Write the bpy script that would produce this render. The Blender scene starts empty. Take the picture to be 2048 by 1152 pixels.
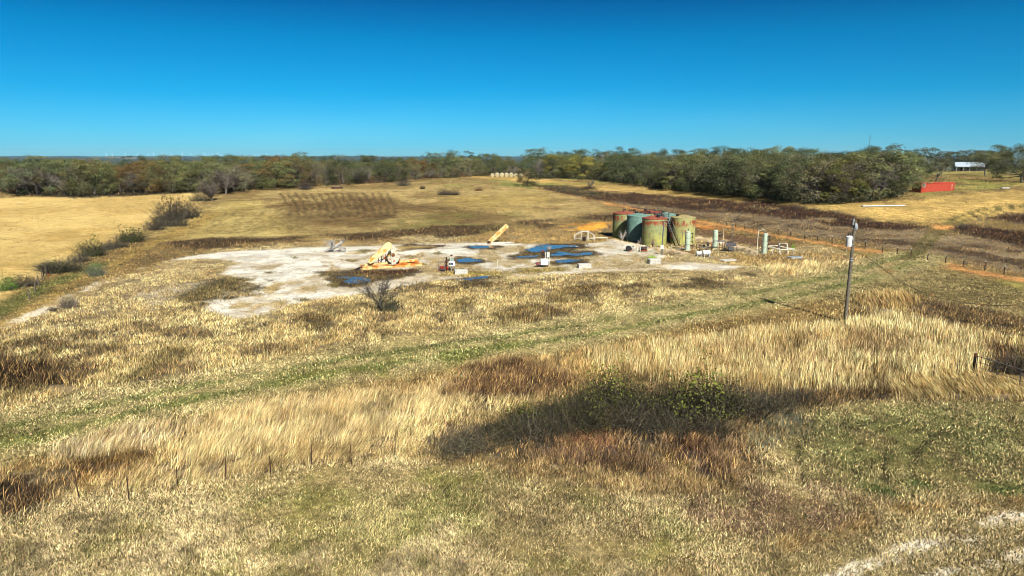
import bpy, math, random
import numpy as np
from mathutils import Vector, Matrix
R = math.radians
S = bpy.context.scene
COL = S.collection
random.seed(7)
# ------------------------------------------------------------------ camera
F = 2048 * 24 / 36.0
PITCH = math.atan((576 - 313) / F)
EYE = 15.0
cam = bpy.data.cameras.new('camera'); cam.lens = 24; cam.sensor_width = 36
cam.clip_start = 0.5; cam.clip_end = 60000
co = bpy.data.objects.new('camera', cam); COL.objects.link(co)
co.location = (0, 0, EYE); co.rotation_euler = (R(90) - PITCH, 0, 0)
S.camera = co
S.render.resolution_x = 2048; S.render.resolution_y = 1152
S.view_settings.view_transform = 'Standard'; S.view_settings.look = 'None'
S.view_settings.gamma = 1; S.view_settings.exposure = 1.53
S.cycles.pixel_filter_type = 'BLACKMAN_HARRIS'; S.cycles.filter_width = 0.95
S.cycles.max_bounces = 5; S.cycles.diffuse_bounces = 2; S.cycles.transparent_max_bounces = 4
S.cycles.volume_bounces = 0

def sm(t):
    t = np.clip(t, 0, 1); return t * t * (3 - 2 * t)
def lin(c):
    c = np.asarray(c, float) / 255.0
    return np.where(c <= .04045, c / 12.92, ((c + .055) / 1.055) ** 2.4)
# ------------------------------------------------------------------ noise
def _hash(i, j, s):
    h = (i.astype(np.int64) * 374761393 + j.astype(np.int64) * 668265263 + s * 974634777) & 0xffffffff
    h = ((h ^ (h >> 13)) * 1274126177) & 0xffffffff
    h = (h ^ (h >> 16)) & 0xffffffff
    return h.astype(np.float32) / 4294967295.0
def vnoise(x, y, s=0):
    i = np.floor(x); j = np.floor(y); u = (x - i).astype(np.float32); v = (y - j).astype(np.float32)
    u = u * u * (3 - 2 * u); v = v * v * (3 - 2 * v)
    a = _hash(i, j, s); b = _hash(i + 1, j, s); c = _hash(i, j + 1, s); d = _hash(i + 1, j + 1, s)
    return (a * (1 - u) + b * u) * (1 - v) + (c * (1 - u) + d * u) * v
def fbm(x, y, scale, octv=4, seed=0):
    t = 0; a = 1; n = 0; f = 1.0 / scale
    for k in range(octv):
        t = t + a * vnoise(x * f + 17.3 * k, y * f - 9.1 * k, seed + 31 * k); n += a; a *= .55; f *= 2.03
    return t / n
# ------------------------------------------------------------------ terrain
def terrain(x, y):
    x = np.asarray(x, float); y = np.asarray(y, float)
    z = 7 * sm((y - 125) / 180)
    z = z + 4.6 * sm((x - 30) / 80) * sm((y - 110) / 70) * (1 - sm((y - 180) / 170))
    z = z - 1.6 * sm((y - 330) / 300) - 48 * sm((y - 450) / 2600)
    r = np.hypot(x, y)
    az = np.arctan2(x, np.maximum(y, 1e-3))
    ridge = 58 + 9 * (vnoise(az * 22, az * 0, 5) - .5) + 7 * (vnoise(az * 75, az * 0, 6) - .5) - 16 * sm((az + .12) / .25) * (1 - sm((az - .25) / .3))
    z = z + ridge * sm((r - 9000) / 6500)
    z = z + 26 * (fbm(x, y, 1500, 3, 8) - .5) * sm((r - 1500) / 2500)
    return z
def ray(u, v):
    cx = (u - 1024) / F; cy = (576 - v) / F
    c, s = math.cos(PITCH), math.sin(PITCH)
    return np.array([cx, c + s * cy, -s + c * cy])
def P(u, v, off=0.0):
    """the point of the ground that the photograph shows at (u, v)"""
    d = ray(u, v); d = d / np.linalg.norm(d[:2]) ; t = 8.0; step = .5
    while t < 9000:
        p = np.array([0, 0, EYE]) + d * t
        if p[2] <= float(terrain(p[0], p[1])) + off: break
        t += step; step = max(.5, t * .006)
    lo, hi = t - step * 1.2, t
    for _ in range(24):
        m = (lo + hi) / 2; p = np.array([0, 0, EYE]) + d * m
        if p[2] <= float(terrain(p[0], p[1])) + off: hi = m
        else: lo = m
    p = np.array([0, 0, EYE]) + d * hi
    return Vector((p[0], p[1], float(terrain(p[0], p[1]))))
def at_depth(u, v, y):
    d = ray(u, v); t = y / d[1]
    return Vector((d[0] * t, y, EYE + d[2] * t))
def G(x, y): return float(terrain(x, y))
def mpp(p): return (p.y * math.cos(PITCH) + (EYE - p.z) * math.sin(PITCH)) / F   # metres per photo pixel at p
# ------------------------------------------------------------------ materials
def newmat(name):
    m = bpy.data.materials.new(name); m.use_nodes = True
    nt = m.node_tree; b = nt.nodes['Principled BSDF']; b.inputs['Specular IOR Level'].default_value = .25
    return m, nt, b
def mixc(nt, fac, a, b, mode='MIX'):
    n = nt.nodes.new('ShaderNodeMix'); n.data_type = 'RGBA'; n.blend_type = mode
    for sock, val in ((n.inputs[0], fac), (n.inputs[6], a), (n.inputs[7], b)):
        if hasattr(val, 'is_linked'): nt.links.new(val, sock)
        elif isinstance(val, (int, float)): sock.default_value = val
        else: sock.default_value = (*val[:3], 1)
    return n.outputs[2]
def noise(nt, scale, detail=4, co=None, rough=.6, dim='3D'):
    n = nt.nodes.new('ShaderNodeTexNoise'); n.inputs['Scale'].default_value = scale
    n.inputs['Detail'].default_value = detail; n.inputs['Roughness'].default_value = rough
    if co is not None: nt.links.new(co, n.inputs['Vector'])
    return n.outputs['Fac']
def maprange(nt, v, a, b, c=0., d=1.):
    n = nt.nodes.new('ShaderNodeMapRange'); n.interpolation_type = 'SMOOTHSTEP'
    nt.links.new(v, n.inputs[0])
    for k, x in zip((1, 2, 3, 4), (a, b, c, d)): n.inputs[k].default_value = x
    return n.outputs[0]
def objco(nt, scale=(1, 1, 1)):
    t = nt.nodes.new('ShaderNodeTexCoord'); m = nt.nodes.new('ShaderNodeMapping')
    m.inputs['Scale'].default_value = scale; nt.links.new(t.outputs['Object'], m.inputs['Vector'])
    return m.outputs['Vector'], t.outputs['Object']
def math_(nt, op, a, b):
    n = nt.nodes.new('ShaderNodeMath'); n.operation = op
    for s_, v in ((n.inputs[0], a), (n.inputs[1], b)):
        if hasattr(v, 'is_linked'): nt.links.new(v, s_)
        else: s_.default_value = v
    return n.outputs[0]
_pm = {}
def paint(name, rgb, rust=0.0, rough=.6, metal=0.0, rustcol=(120, 48, 18), var=.25, scale=1.6, k=.5):
    """weathered paint: colour variation, grime and rust blotches from object-space noise"""
    if name in _pm: return _pm[name]
    m, nt, b = newmat(name); co_, raw = objco(nt)
    c = lin(rgb) * k
    col = mixc(nt, maprange(nt, noise(nt, scale * 2.2, 5, co_), .3, .7), c * (1 - var), c * (1 + var * .6))
    if rust > 0:
        f = maprange(nt, noise(nt, scale, 6, co_, .7), .62 - .3 * rust, .70 - .3 * rust)
        rc = mixc(nt, noise(nt, scale * 5, 3, co_), lin(rustcol) * .7, lin((rustcol[0] * 1.3, rustcol[1] * 1.5, rustcol[2] * 1.2)) * .8)
        col = mixc(nt, f, col, rc)
    nt.links.new(col, b.inputs['Base Color']); b.inputs['Roughness'].default_value = rough; b.inputs['Metallic'].default_value = metal
    bp = nt.nodes.new('ShaderNodeBump'); bp.inputs['Strength'].default_value = .25; bp.inputs['Distance'].default_value = .02
    nt.links.new(noise(nt, scale * 14, 3, co_), bp.inputs['Height']); nt.links.new(bp.outputs[0], b.inputs['Normal'])
    _pm[name] = m; return m
def tank_paint(name, top, low, rust, H=4.6):
    m, nt, b = newmat(name)
    v, raw = objco(nt, (2.2, 2.2, .28)); v2, _ = objco(nt, (1, 1, 1))
    sep = nt.nodes.new('ShaderNodeSeparateXYZ'); nt.links.new(raw, sep.inputs[0]); z = sep.outputs[2]
    col = mixc(nt, maprange(nt, z, .2, H * .75), lin(low) * .47, lin(top) * .47)
    col = mixc(nt, maprange(nt, noise(nt, 1.3, 5, v2), .35, .7), col, lin([c * .86 for c in top]) * .47)
    if rust:
        st = noise(nt, 2.4, 5, v, .7); big = noise(nt, .55, 2, v2)
        band = math_(nt, 'MULTIPLY', maprange(nt, z, H * .58, H * .82), maprange(nt, z, H * .93, H * .90))
        s1 = math_(nt, 'ADD', math_(nt, 'MULTIPLY', st, .7), math_(nt, 'MULTIPLY', big, .75))
        f1 = math_(nt, 'MULTIPLY', maprange(nt, s1, .645, .78), band)
        band2 = math_(nt, 'MULTIPLY', maprange(nt, z, H * .38, H * .50), maprange(nt, z, H * .56, H * .54))
        f2 = math_(nt, 'MULTIPLY', maprange(nt, s1, .74, .88), band2)
        f = math_(nt, 'MAXIMUM', f1, f2)
        rc = mixc(nt, noise(nt, 5, 3, v), lin((122, 56, 36)) * .42, lin((186, 92, 58)) * .46)
        col = mixc(nt, f, col, rc)
    seam = math_(nt, 'FRACT', math_(nt, 'DIVIDE', z, H / 3.0), 0)
    nt.links.new(col, b.inputs['Base Color']); b.inputs['Roughness'].default_value = .6
    bp = nt.nodes.new('ShaderNodeBump'); bp.inputs['Strength'].default_value = .3; bp.inputs['Distance'].default_value = .03
    nt.links.new(maprange(nt, seam, .0, .012), bp.inputs['Height']); nt.links.new(bp.outputs[0], b.inputs['Normal'])
    return m
def attr_mat(name, tint=True, transl=0.0, noise_scale=0.0, rough=.85):
    """base colour from the vertex colour attribute; tint = the object's own colour"""
    m, nt, b = newmat(name); b.inputs['Specular IOR Level'].default_value = .12
    a = nt.nodes.new('ShaderNodeAttribute'); a.attribute_name = 'col'; col = a.outputs['Color']
    if tint:
        o = nt.nodes.new('ShaderNodeObjectInfo'); col = mixc(nt, 1.0, col, o.outputs['Color'], 'MULTIPLY')
    nt.links.new(col, b.inputs['Base Color']); b.inputs['Roughness'].default_value = rough
    if transl:
        tr = nt.nodes.new('ShaderNodeBsdfTranslucent'); nt.links.new(col, tr.inputs['Color'])
        mx = nt.nodes.new('ShaderNodeMixShader'); mx.inputs[0].default_value = transl
        nt.links.new(b.outputs[0], mx.inputs[1]); nt.links.new(tr.outputs[0], mx.inputs[2])
        nt.links.new(mx.outputs[0], nt.nodes['Material Output'].inputs['Surface'])
    return m
# ------------------------------------------------------------------ object helpers
def tag(o, label=None, cat=None, group=None, kind=None):
    if label:
        o['label'] = label
        n = len(label.split())
        if n > 16 or n < 4: print('LABEL LENGTH', n, label)
    if cat: o['category'] = cat
    if group: o['group'] = group
    if kind: o['kind'] = kind
    return o
def thing(name, label, cat, loc, rz=0.0, group=None):
    o = bpy.data.objects.new(name, None); COL.objects.link(o); o.empty_display_size = .3
    o.location = loc; o.rotation_euler = (0, 0, rz)
    return tag(o, label, cat, group)
def np_mesh(name, verts, faces_flat, tot, cols=None, mat=None, smooth=False):
    me = bpy.data.meshes.new(name)
    nv = len(verts); npol = len(tot)
    me.vertices.add(nv); me.vertices.foreach_set('co', np.asarray(verts, np.float32).ravel())
    me.loops.add(len(faces_flat)); me.loops.foreach_set('vertex_index', np.asarray(faces_flat, np.int32))
    me.polygons.add(npol)
    st = np.zeros(npol, np.int32); st[1:] = np.cumsum(tot)[:-1]
    me.polygons.foreach_set('loop_start', st)
    if smooth: me.polygons.foreach_set('use_smooth', np.ones(npol, bool))
    me.update(calc_edges=True)
    if cols is not None:
        ca = me.color_attributes.new('col', 'FLOAT_COLOR', 'POINT')
        c4 = np.ones((nv, 4), np.float32); c4[:, :3] = cols
        ca.data.foreach_set('color', c4.ravel())
    if mat: me.materials.append(mat)
    return me
def link(name, me, parent=None):
    o = bpy.data.objects.new(name, me); COL.objects.link(o)
    if parent is not None: o.parent = parent
    return o
def dup(root, loc=None, rz=None, label=None, group=None, scale=None, color=None):
    def rec(o, par):
        c = o.copy(); COL.objects.link(c)
        if par is not None: c.parent = par
        if color is not None: c.color = color
        for ch in o.children: rec(ch, c)
        return c
    r = rec(root, None)
    if loc is not None: r.location = loc
    if rz is not None: r.rotation_euler = (0, 0, rz)
    if scale is not None: r.scale = scale
    if label: r['label'] = label
    if group: r['group'] = group
    return r
class MB:
    """collects shapes, then links them as ONE mesh object"""
    def __init__(s): s.v = []; s.f = []; s.c = []
    def add(s, vs, fs):
        b = len(s.v); s.v += [tuple(v) for v in vs]; s.f += [tuple(i + b for i in f) for f in fs]; return s
    def box(s, c, d, M=None, bev=0.0):
        x, y, z = d[0] / 2, d[1] / 2, d[2] / 2; c = Vector(c)
        if bev <= 0:
            vs = [Vector(p) for p in ((-x, -y, -z), (x, -y, -z), (x, y, -z), (-x, y, -z), (-x, -y, z), (x, -y, z), (x, y, z), (-x, y, z))]
            fs = [(0, 3, 2, 1), (4, 5, 6, 7), (0, 1, 5, 4), (1, 2, 6, 5), (2, 3, 7, 6), (3, 0, 4, 7)]
        else:
            b = min(bev, x * .9, y * .9, z * .9); vs = []; fs = []
            for zz, ins in ((-z, b), (-z + b, 0), (z - b, 0), (z, b)):
                xi, yi = x - ins, y - ins
                vs += [Vector(p) for p in ((-xi + b * (ins == 0), -yi, zz), (xi - b * (ins == 0), -yi, zz), (xi, -yi + b * (ins == 0), zz), (xi, yi - b * (ins == 0), zz),
                                           (xi - b * (ins == 0), yi, zz), (-xi + b * (ins == 0), yi, zz), (-xi, yi - b * (ins == 0), zz), (-xi, -yi + b * (ins == 0), zz))]
            for r in range(3):
                for k in range(8):
                    fs.append((r * 8 + k, r * 8 + (k + 1) % 8, (r + 1) * 8 + (k + 1) % 8, (r + 1) * 8 + k))
            fs += [tuple(range(7, -1, -1)), tuple(range(24, 32))]
        if M is not None: vs = [M @ v for v in vs]
        return s.add([v + c for v in vs], fs)
    def bar(s, a, b, w, h=None, up=(0, 0, 1)):
        """a rectangular bar from a to b"""
        a, b = Vector(a), Vector(b); d = b - a; L = d.length; z = d.normalized(); h = h or w
        u = Vector(up)
        if abs(z.dot(u)) > .98: u = Vector((1, 0, 0))
        x = u.cross(z).normalized(); y = z.cross(x)
        M = Matrix((x, y, z)).transposed()
        return s.box((a + b) / 2, (w, h, L), M)
    def tube(s, pts, r, n=8, caps=True):
        pts = [Vector(p) for p in pts]; rs = r if isinstance(r, (list, tuple)) else [r] * len(pts)
        base = len(s.v); vs = []; fs = []; ref = None
        for i, p in enumerate(pts):
            t = (pts[min(i + 1, len(pts) - 1)] - pts[max(i - 1, 0)]).normalized()
            if ref is None:
                ref = Vector((0, 0, 1)) if abs(t.z) < .9 else Vector((1, 0, 0))
            x = ref.cross(t)
            if x.length < 1e-4: x = Vector((1, 0, 0)).cross(t)
            x.normalize(); y = t.cross(x); ref = y.cross(t) * -1 if False else ref
            for k in range(n):
                a = 2 * math.pi * k / n; vs.append(p + (x * math.cos(a) + y * math.sin(a)) * rs[i])
        for i in range(len(pts) - 1):
            for k in range(n):
                fs.append((i * n + k, i * n + (k + 1) % n, (i + 1) * n + (k + 1) % n, (i + 1) * n + k))
        if caps: fs += [tuple(range(n - 1, -1, -1)), tuple(range((len(pts) - 1) * n, len(pts) * n))]
        return s.add(vs, fs)
    def lathe(s, prof, n=24, c=(0, 0, 0), axis='Z'):
        """prof: list of (radius, height)"""
        vs = []; fs = []; c = Vector(c)
        for (r, h) in prof:
            for k in range(n):
                a = 2 * math.pi * k / n; p = (r * math.cos(a), r * math.sin(a), h)
                if axis == 'X': p = (p[2], p[0], p[1])
                if axis == 'Y': p = (p[0], p[2], p[1])
                vs.append(Vector(p) + c)
        for i in range(len(prof) - 1):
            for k in range(n):
                fs.append((i * n + k, i * n + (k + 1) % n, (i + 1) * n + (k + 1) % n, (i + 1) * n + k))
        if prof[0][0] > 1e-6: fs.append(tuple(range(n - 1, -1, -1)))
        if prof[-1][0] > 1e-6: fs.append(tuple(range((len(prof) - 1) * n, len(prof) * n)))
        return s.add(vs, fs)
    def prism(s, outline, y0, y1, M=None):
        """outline in x,z extruded along y"""
        n = len(outline)
        vs = [Vector((x, y0, z)) for x, z in outline] + [Vector((x, y1, z)) for x, z in outline]
        if M is not None: vs = [M @ v for v in vs]
        fs = [tuple(range(n)), tuple(range(2 * n - 1, n - 1, -1))] + [(i, n + i, n + (i + 1) % n, (i + 1) % n) for i in range(n)]
        return s.add(vs, fs)
    def build(s, name, mat, parent=None, smooth=False, fix=True):
        me = bpy.data.meshes.new(name); me.from_pydata([tuple(v) for v in s.v], [], s.f)
        if fix:
            import bmesh
            bm = bmesh.new(); bm.from_mesh(me); bmesh.ops.recalc_face_normals(bm, faces=bm.faces); bm.to_mesh(me); bm.free()
        if smooth:
            me.polygons.foreach_set('use_smooth', [len(p.vertices) == 4 for p in me.polygons])
            try: me.set_sharp_from_angle(angle=R(40))
            except Exception: pass
        me.materials.append(mat); me.update()
        return link(name, me, parent)
ORD = ['first', 'second', 'third', 'fourth', 'fifth', 'sixth', 'seventh', 'eighth', 'ninth', 'tenth', 'eleventh', 'twelfth', 'thirteenth', 'fourteenth', 'fifteenth', 'sixteenth', 'seventeenth', 'eighteenth', 'nineteenth']
TENS = {20: 'twent', 30: 'thirt', 40: 'fort', 50: 'fift', 60: 'sixt', 70: 'sevent'}
def ordw(i, n):
    """position word counted from the left"""
    if i == 0: return 'leftmost'
    if i == n - 1: return 'rightmost'
    k = i + 1
    if k < 20: return ORD[k - 1] + ' from left'
    t, u = k // 10 * 10, k % 10
    return (TENS[t] + 'ieth' if u == 0 else TENS[t] + 'y-' + ORD[u - 1]) + ' from left'
# ------------------------------------------------------------------ ground regions (polygons on the ground, in metres)
ALB = 0.62
def W(pts): return np.array([tuple(P(u, v))[:2] for u, v in pts])
REG = []
def reg(pts, c1, c2, b1=None, b2=None, h=None, den=None, cls=None, soft=1.0, warp=1.5, patch=None, line=None, width=1.0, lean=None, road=None, ns=4.0, amt=1.0, rand=None):
    """pts: outline of the region (or a centre line with line=True) in photo pixels, put on the ground"""
    REG.append(dict(p=W(pts), c1=lin(c1) * ALB, c2=lin(c2) * ALB, b1=None if b1 is None else lin(b1) * ALB, b2=None if b2 is None else lin(b2) * ALB,
                    h=h, den=den, cls=cls, soft=soft, warp=warp, patch=patch, line=line, width=width, lean=lean, road=road, ns=ns, amt=amt, rand=rand))
def sdist(px, py, poly, closed=True):
    n = len(poly); d = np.full(px.shape, 1e18); ins = np.zeros(px.shape, bool)
    for i in range(n if closed else n - 1):
        ax, ay = poly[i]; bx, by = poly[(i + 1) % n]; ex, ey = bx - ax, by - ay
        wx, wy = px - ax, py - ay; t = np.clip((wx * ex + wy * ey) / (ex * ex + ey * ey + 1e-12), 0, 1)
        d = np.minimum(d, (wx - ex * t) ** 2 + (wy - ey * t) ** 2)
        if closed:
            c = ((ay <= py) & (by > py)) | ((by <= py) & (ay > py))
            xi = ax + (py - ay) / (ey if abs(ey) > 1e-12 else 1e-12) * ex
            ins ^= c & (px < xi)
    d = np.sqrt(d)
    return np.where(ins, d, -d) if closed else d
TINT = np.array([1.0, 1.05, 1.06])
# classes: 0 mown grass, 1 straw, 2 tall grass, 3 brown weeds, 4 meadow
BASE = dict(c1=lin((134, 110, 66)) * ALB, c2=lin((106, 86, 52)) * ALB, b1=lin((198, 160, 98)) * ALB, b2=lin((120, 92, 50)) * ALB, h=.22, den=.55, cls=4)
def evaluate(x, y, seed=0):
    """colours and plants of the ground at points x, y"""
    N = x.size; big = fbm(x, y, 22, 4, 3); mid = fbm(x, y, 5, 4, 4); fine = fbm(x, y, 1.1, 3, 5)
    k = sm((mid * .5 + big * .5 - .36) / .28)[:, None]
    g = BASE['c1'] * k + BASE['c2'] * (1 - k)
    rnd = np.random.default_rng(seed).random(N)
    kb = sm((mid * .35 + fine * .25 + rnd * .4 - .25) / .5)[:, None]
    b = BASE['b1'] * kb + BASE['b2'] * (1 - kb)
    h = np.full(N, BASE['h']); den = np.full(N, BASE['den']); cls = np.full(N, BASE['cls']); road = np.zeros(N, int)
    lx = np.full(N, .18); ly = np.full(N, .05)
    wx = (fbm(x, y, 6, 3, 11) - .5) * 2; wy = (fbm(x, y, 6, 3, 12) - .5) * 2
    wx2 = (fbm(x, y, 1.3, 3, 13) - .5) * 2
    fineN = (fbm(x, y, .7, 3, 15) - .5) * 2
    for q, r in enumerate(REG):
        p = r['p']; pad = r['soft'] + r['warp'] * 1.6 + (r['width'] if r['line'] else 0)
        lo = p.min(0) - pad; hi = p.max(0) + pad
        ix = np.nonzero((x > lo[0]) & (x < hi[0]) & (y > lo[1]) & (y < hi[1]))[0]
        if not len(ix): continue
        X = x[ix] + r['warp'] * wx[ix] + r['warp'] * .35 * wx2[ix]; Y = y[ix] + r['warp'] * wy[ix] + r['warp'] * .35 * wx2[ix]
        d = sdist(X, Y, p, not r['line']) + r['soft'] * 1.1 * fineN[ix]
        m = sm((d + r['soft']) / (2 * r['soft'])) if not r['line'] else sm((r['width'] + r['soft'] - d) / (2 * r['soft']))
        if r['patch']:
            sc, th, wd = r['patch']; nz = fbm(x[ix] * 1.0, y[ix] * .7, sc, 4, 50 + q)
            m = m * sm((nz - th + wd) / (2 * wd))
        m = m * r['amt']
        s_ = m > .002
        if not s_.any(): continue
        ix = ix[s_]; m = m[s_]; mm = m[:, None]
        nz = sm((fbm(x[ix], y[ix], r['ns'], 4, 90 + q) - .36) / .28)[:, None]
        g[ix] = g[ix] * (1 - mm) + mm * (r['c1'] * nz + r['c2'] * (1 - nz))
        if r['b1'] is not None:
            kk = kb[ix]; b2_ = r['b1'] * kk + r['b2'] * (1 - kk); b[ix] = b[ix] * (1 - mm) + mm * b2_
        if r['h'] is not None: h[ix] = h[ix] * (1 - m) + m * r['h']
        if r['den'] is not None: den[ix] = den[ix] * (1 - m) + m * r['den']
        if r['lean'] is not None: lx[ix] = lx[ix] * (1 - m) + m * r['lean'][0]; ly[ix] = ly[ix] * (1 - m) + m * r['lean'][1]
        hm = m > .5
        if r['cls'] is not None: cls[ix[hm]] = r['cls']
        if r['road'] is not None: road[ix[hm]] = r['road']
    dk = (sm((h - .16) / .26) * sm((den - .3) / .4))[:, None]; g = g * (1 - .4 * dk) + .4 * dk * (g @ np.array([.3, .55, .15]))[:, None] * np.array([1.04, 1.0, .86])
    g = g * (1 - .42 * sm((h - .16) / .26) * sm((den - .3) / .4))[:, None] * (1 - .36 * (cls == 0) * (road == 0))[:, None]   # soil and thatch tone, darkened further as painted shade between the stems
    return g * TINT, b * TINT, h, den, lx, ly, cls, road
straw = dict(b1=(240, 205, 130), b2=(150, 112, 58))
# --- far: meadow behind, hay field on the left, lanes
reg([(-260, 420), (0, 396), (140, 393), (300, 387), (412, 383), (424, 390), (360, 435), (300, 462), (200, 500), (100, 545), (40, 575), (-80, 640), (-300, 760)],
    (204, 172, 106), (184, 152, 90), (212, 180, 114), (164, 132, 74), h=.10, den=.55, cls=4, soft=1.2, warp=1.2, road=3, ns=16)
reg([(-260, 470), (40, 470), (190, 455), (150, 515), (40, 540), (-200, 620)], (150, 118, 56), (190, 148, 78), soft=5, warp=6, patch=(9, .55, .07), ns=6, amt=.6)
reg([(-40, 430), (150, 420), (330, 425)], (150, 116, 60), (170, 130, 70), line=True, width=.8, soft=.8, warp=4, amt=.6, patch=(10, .45, .1))
reg([(-260, 376), (0, 383), (150, 396), (300, 390), (420, 383), (420, 377), (250, 380), (100, 378)], (58, 50, 30), (84, 66, 38), (92, 76, 44), (48, 42, 24), h=.7, den=.7, cls=3, soft=1.5, warp=3)
reg([(330, 455), (425, 396), (520, 384), (640, 377), (760, 372), (850, 361), (1000, 359), (1110, 378), (1250, 418), (1150, 432), (900, 474), (700, 470), (420, 486), (300, 478)],
    (168, 142, 90), (132, 108, 66), (192, 162, 106), (108, 86, 52), h=.16, den=.5, cls=4, soft=2, warp=2, ns=9)
reg([(330, 455), (430, 405), (520, 400), (560, 440), (600, 470), (420, 484), (310, 476)], (182, 158, 96), (156, 132, 76), (202, 176, 110), (138, 112, 64), h=.14, den=.5, soft=4, warp=4, ns=7)
reg([(470, 405), (560, 395), (700, 392), (850, 410), (1000, 432), (950, 455), (760, 462), (640, 452), (560, 430)], (98, 76, 46), (120, 94, 56), (118, 92, 54), (72, 56, 34), h=.2, den=.5, soft=5, warp=6, patch=(12, .43, .09), ns=5, amt=.9)
reg([(850, 385), (1040, 378), (1120, 392), (1060, 420), (900, 415)], (176, 148, 84), (150, 124, 68), soft=5, warp=6, patch=(14, .48, .1), ns=5, amt=.8)
reg([(600, 470), (760, 440), (900, 425), (1100, 425), (960, 470), (700, 468)], (116, 110, 58), (128, 104, 58), (132, 124, 62), (90, 78, 42), h=.16, den=.4, soft=4, warp=6, patch=(10, .54, .06), ns=5, amt=.7)
for k in range(15):                                        # furrows of the ploughed strip
    a = 548 + k * 15.0
    reg([(a + 14, 386), (a + 20, 397), (a + 30, 412), (a + 34, 424), (a + 30 - k * .5, 434)], (72, 56, 36), (88, 68, 42), (90, 70, 44), (60, 46, 28), line=True, width=.42, soft=.45, warp=.7, den=.35, amt=.8)
for k in range(20):
    a = 330 + k * 13.5
    reg([(a + 62, 424), (a + 30, 444), (a - 8, 466)], (108, 90, 54), (124, 102, 60), line=True, width=.4, soft=.5, warp=.9, patch=(8, .40, .1), amt=.9)
reg([(860, 362), (1000, 356), (1060, 362), (1090, 378), (1000, 372), (880, 378)], (120, 128, 62), (150, 138, 76), (130, 138, 66), (110, 100, 52), h=.2, den=.5, cls=4, soft=2, warp=4, patch=(9, .47, .1), amt=.8)
reg([(900, 352), (1050, 354), (1120, 362), (1300, 376), (1500, 392), (1700, 405), (1830, 398), (2060, 380), (2300, 380), (2300, 450), (2048, 436), (1830, 448), (1600, 415), (1400, 396), (1200, 380), (1080, 367)],
    (196, 160, 92), (166, 136, 78), (214, 178, 108), (146, 118, 64), h=.14, den=.5, cls=4, soft=2.5, warp=3, ns=9)
reg([(1060, 372), (1250, 366), (1420, 384), (1640, 406), (1830, 396), (2060, 372), (2300, 370), (2300, 352), (2048, 340), (1900, 338), (1800, 352), (1500, 352), (1060, 340)],
    (140, 132, 68), (160, 138, 76), (150, 142, 74), (110, 102, 52), h=.18, den=.5, cls=4, soft=2, warp=2, patch=(12, .46, .1), ns=7)
reg([(1210, 374), (1500, 400), (1840, 412)], (120, 96, 56), (140, 110, 62), line=True, width=.8, soft=1, warp=2, amt=.5)
# --- right, beyond the back fence
reg([(1200, 400), (1300, 402), (1450, 418), (1600, 428), (1760, 452), (1900, 468), (2060, 480), (2400, 520), (2400, 600), (2060, 552), (1900, 520), (1700, 484), (1500, 455), (1350, 425), (1240, 412)],
    (166, 134, 86), (128, 100, 64), (216, 180, 122), (120, 90, 56), h=.34, den=.8, cls=1, soft=2, warp=3, ns=4)
reg([(1330, 418), (1500, 440), (1700, 470), (1900, 490), (2060, 500), (2400, 540), (2400, 590), (2060, 548), (1900, 512), (1700, 480), (1500, 450)], (108, 82, 52), (88, 66, 42), (138, 104, 66), (74, 54, 36), h=.5, den=.9, cls=3, soft=2, warp=4, ns=3, patch=(4.5, .51, .06))
reg([(1068, 371), (1130, 371), (1180, 382), (1260, 384), (1370, 394), (1490, 401), (1560, 410), (1640, 418), (1700, 430), (1770, 444), (1840, 454), (1800, 462), (1700, 455), (1600, 440), (1480, 428), (1350, 417), (1260, 408), (1180, 398), (1120, 388)],
    (78, 52, 34), (60, 42, 28), (112, 72, 46), (56, 38, 26), h=.75, den=1, cls=3, soft=1.3, warp=2.6, patch=(4, .37, .09))
reg([(1068, 371), (1130, 370), (1180, 382), (1230, 390), (1180, 394), (1110, 384)], (92, 84, 46), (66, 58, 32), (110, 100, 54), (58, 50, 30), h=.7, den=1, cls=3, soft=2, warp=3, amt=.8)
reg([(1884, 458), (1930, 452), (2050, 462), (2200, 470), (2200, 520), (2048, 492), (1960, 474)], (76, 50, 32), (58, 40, 26), (108, 70, 44), (54, 36, 24), h=.9, den=1, cls=3, soft=1.5, warp=2.5)
reg([(1960, 436), (2048, 428), (2200, 430), (2200, 452), (2048, 446)], (84, 54, 34), (62, 44, 28), (110, 72, 44), (56, 38, 24), h=.8, den=1, cls=3, soft=1.5, warp=2)
reg([(1480, 444), (1600, 446), (1700, 462), (1680, 474), (1560, 458)], (84, 62, 38), (70, 50, 30), h=.7, den=.9, cls=3, soft=1.5, warp=3, patch=(5, .46, .08))
# --- the overgrown flat around the well pad
reg([(-320, 800), (0, 640), (130, 600), (260, 550), (420, 500), (700, 476), (1000, 470), (1200, 460), (1400, 470), (1500, 490), (1640, 490), (1740, 515), (1720, 545), (1500, 600), (1100, 668), (700, 720), (300, 790), (0, 860), (-320, 960)],
    (200, 162, 92), (164, 128, 70), (255, 230, 160), (184, 146, 84), h=.36, den=.85, cls=1, soft=1.5, warp=2, ns=2.5)
reg([(-320, 860), (0, 650), (300, 640), (700, 640), (1100, 600), (1500, 560), (1640, 530), (1300, 620), (800, 690), (300, 760), (0, 840)],
    (84, 64, 36), (70, 54, 30), (104, 78, 44), (58, 44, 26), h=.45, den=.95, cls=3, soft=4, warp=5, patch=(4, .625, .05), ns=2, amt=.85)
reg([(-320, 900), (0, 660), (300, 650), (760, 610), (1200, 560), (1500, 540), (1500, 580), (900, 680), (300, 770), (0, 840)],
    (120, 100, 50), (96, 78, 42), (130, 112, 54), (84, 66, 36), h=.4, den=.9, soft=4, warp=5, patch=(2.6, .60, .05), ns=2, amt=.7)
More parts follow.
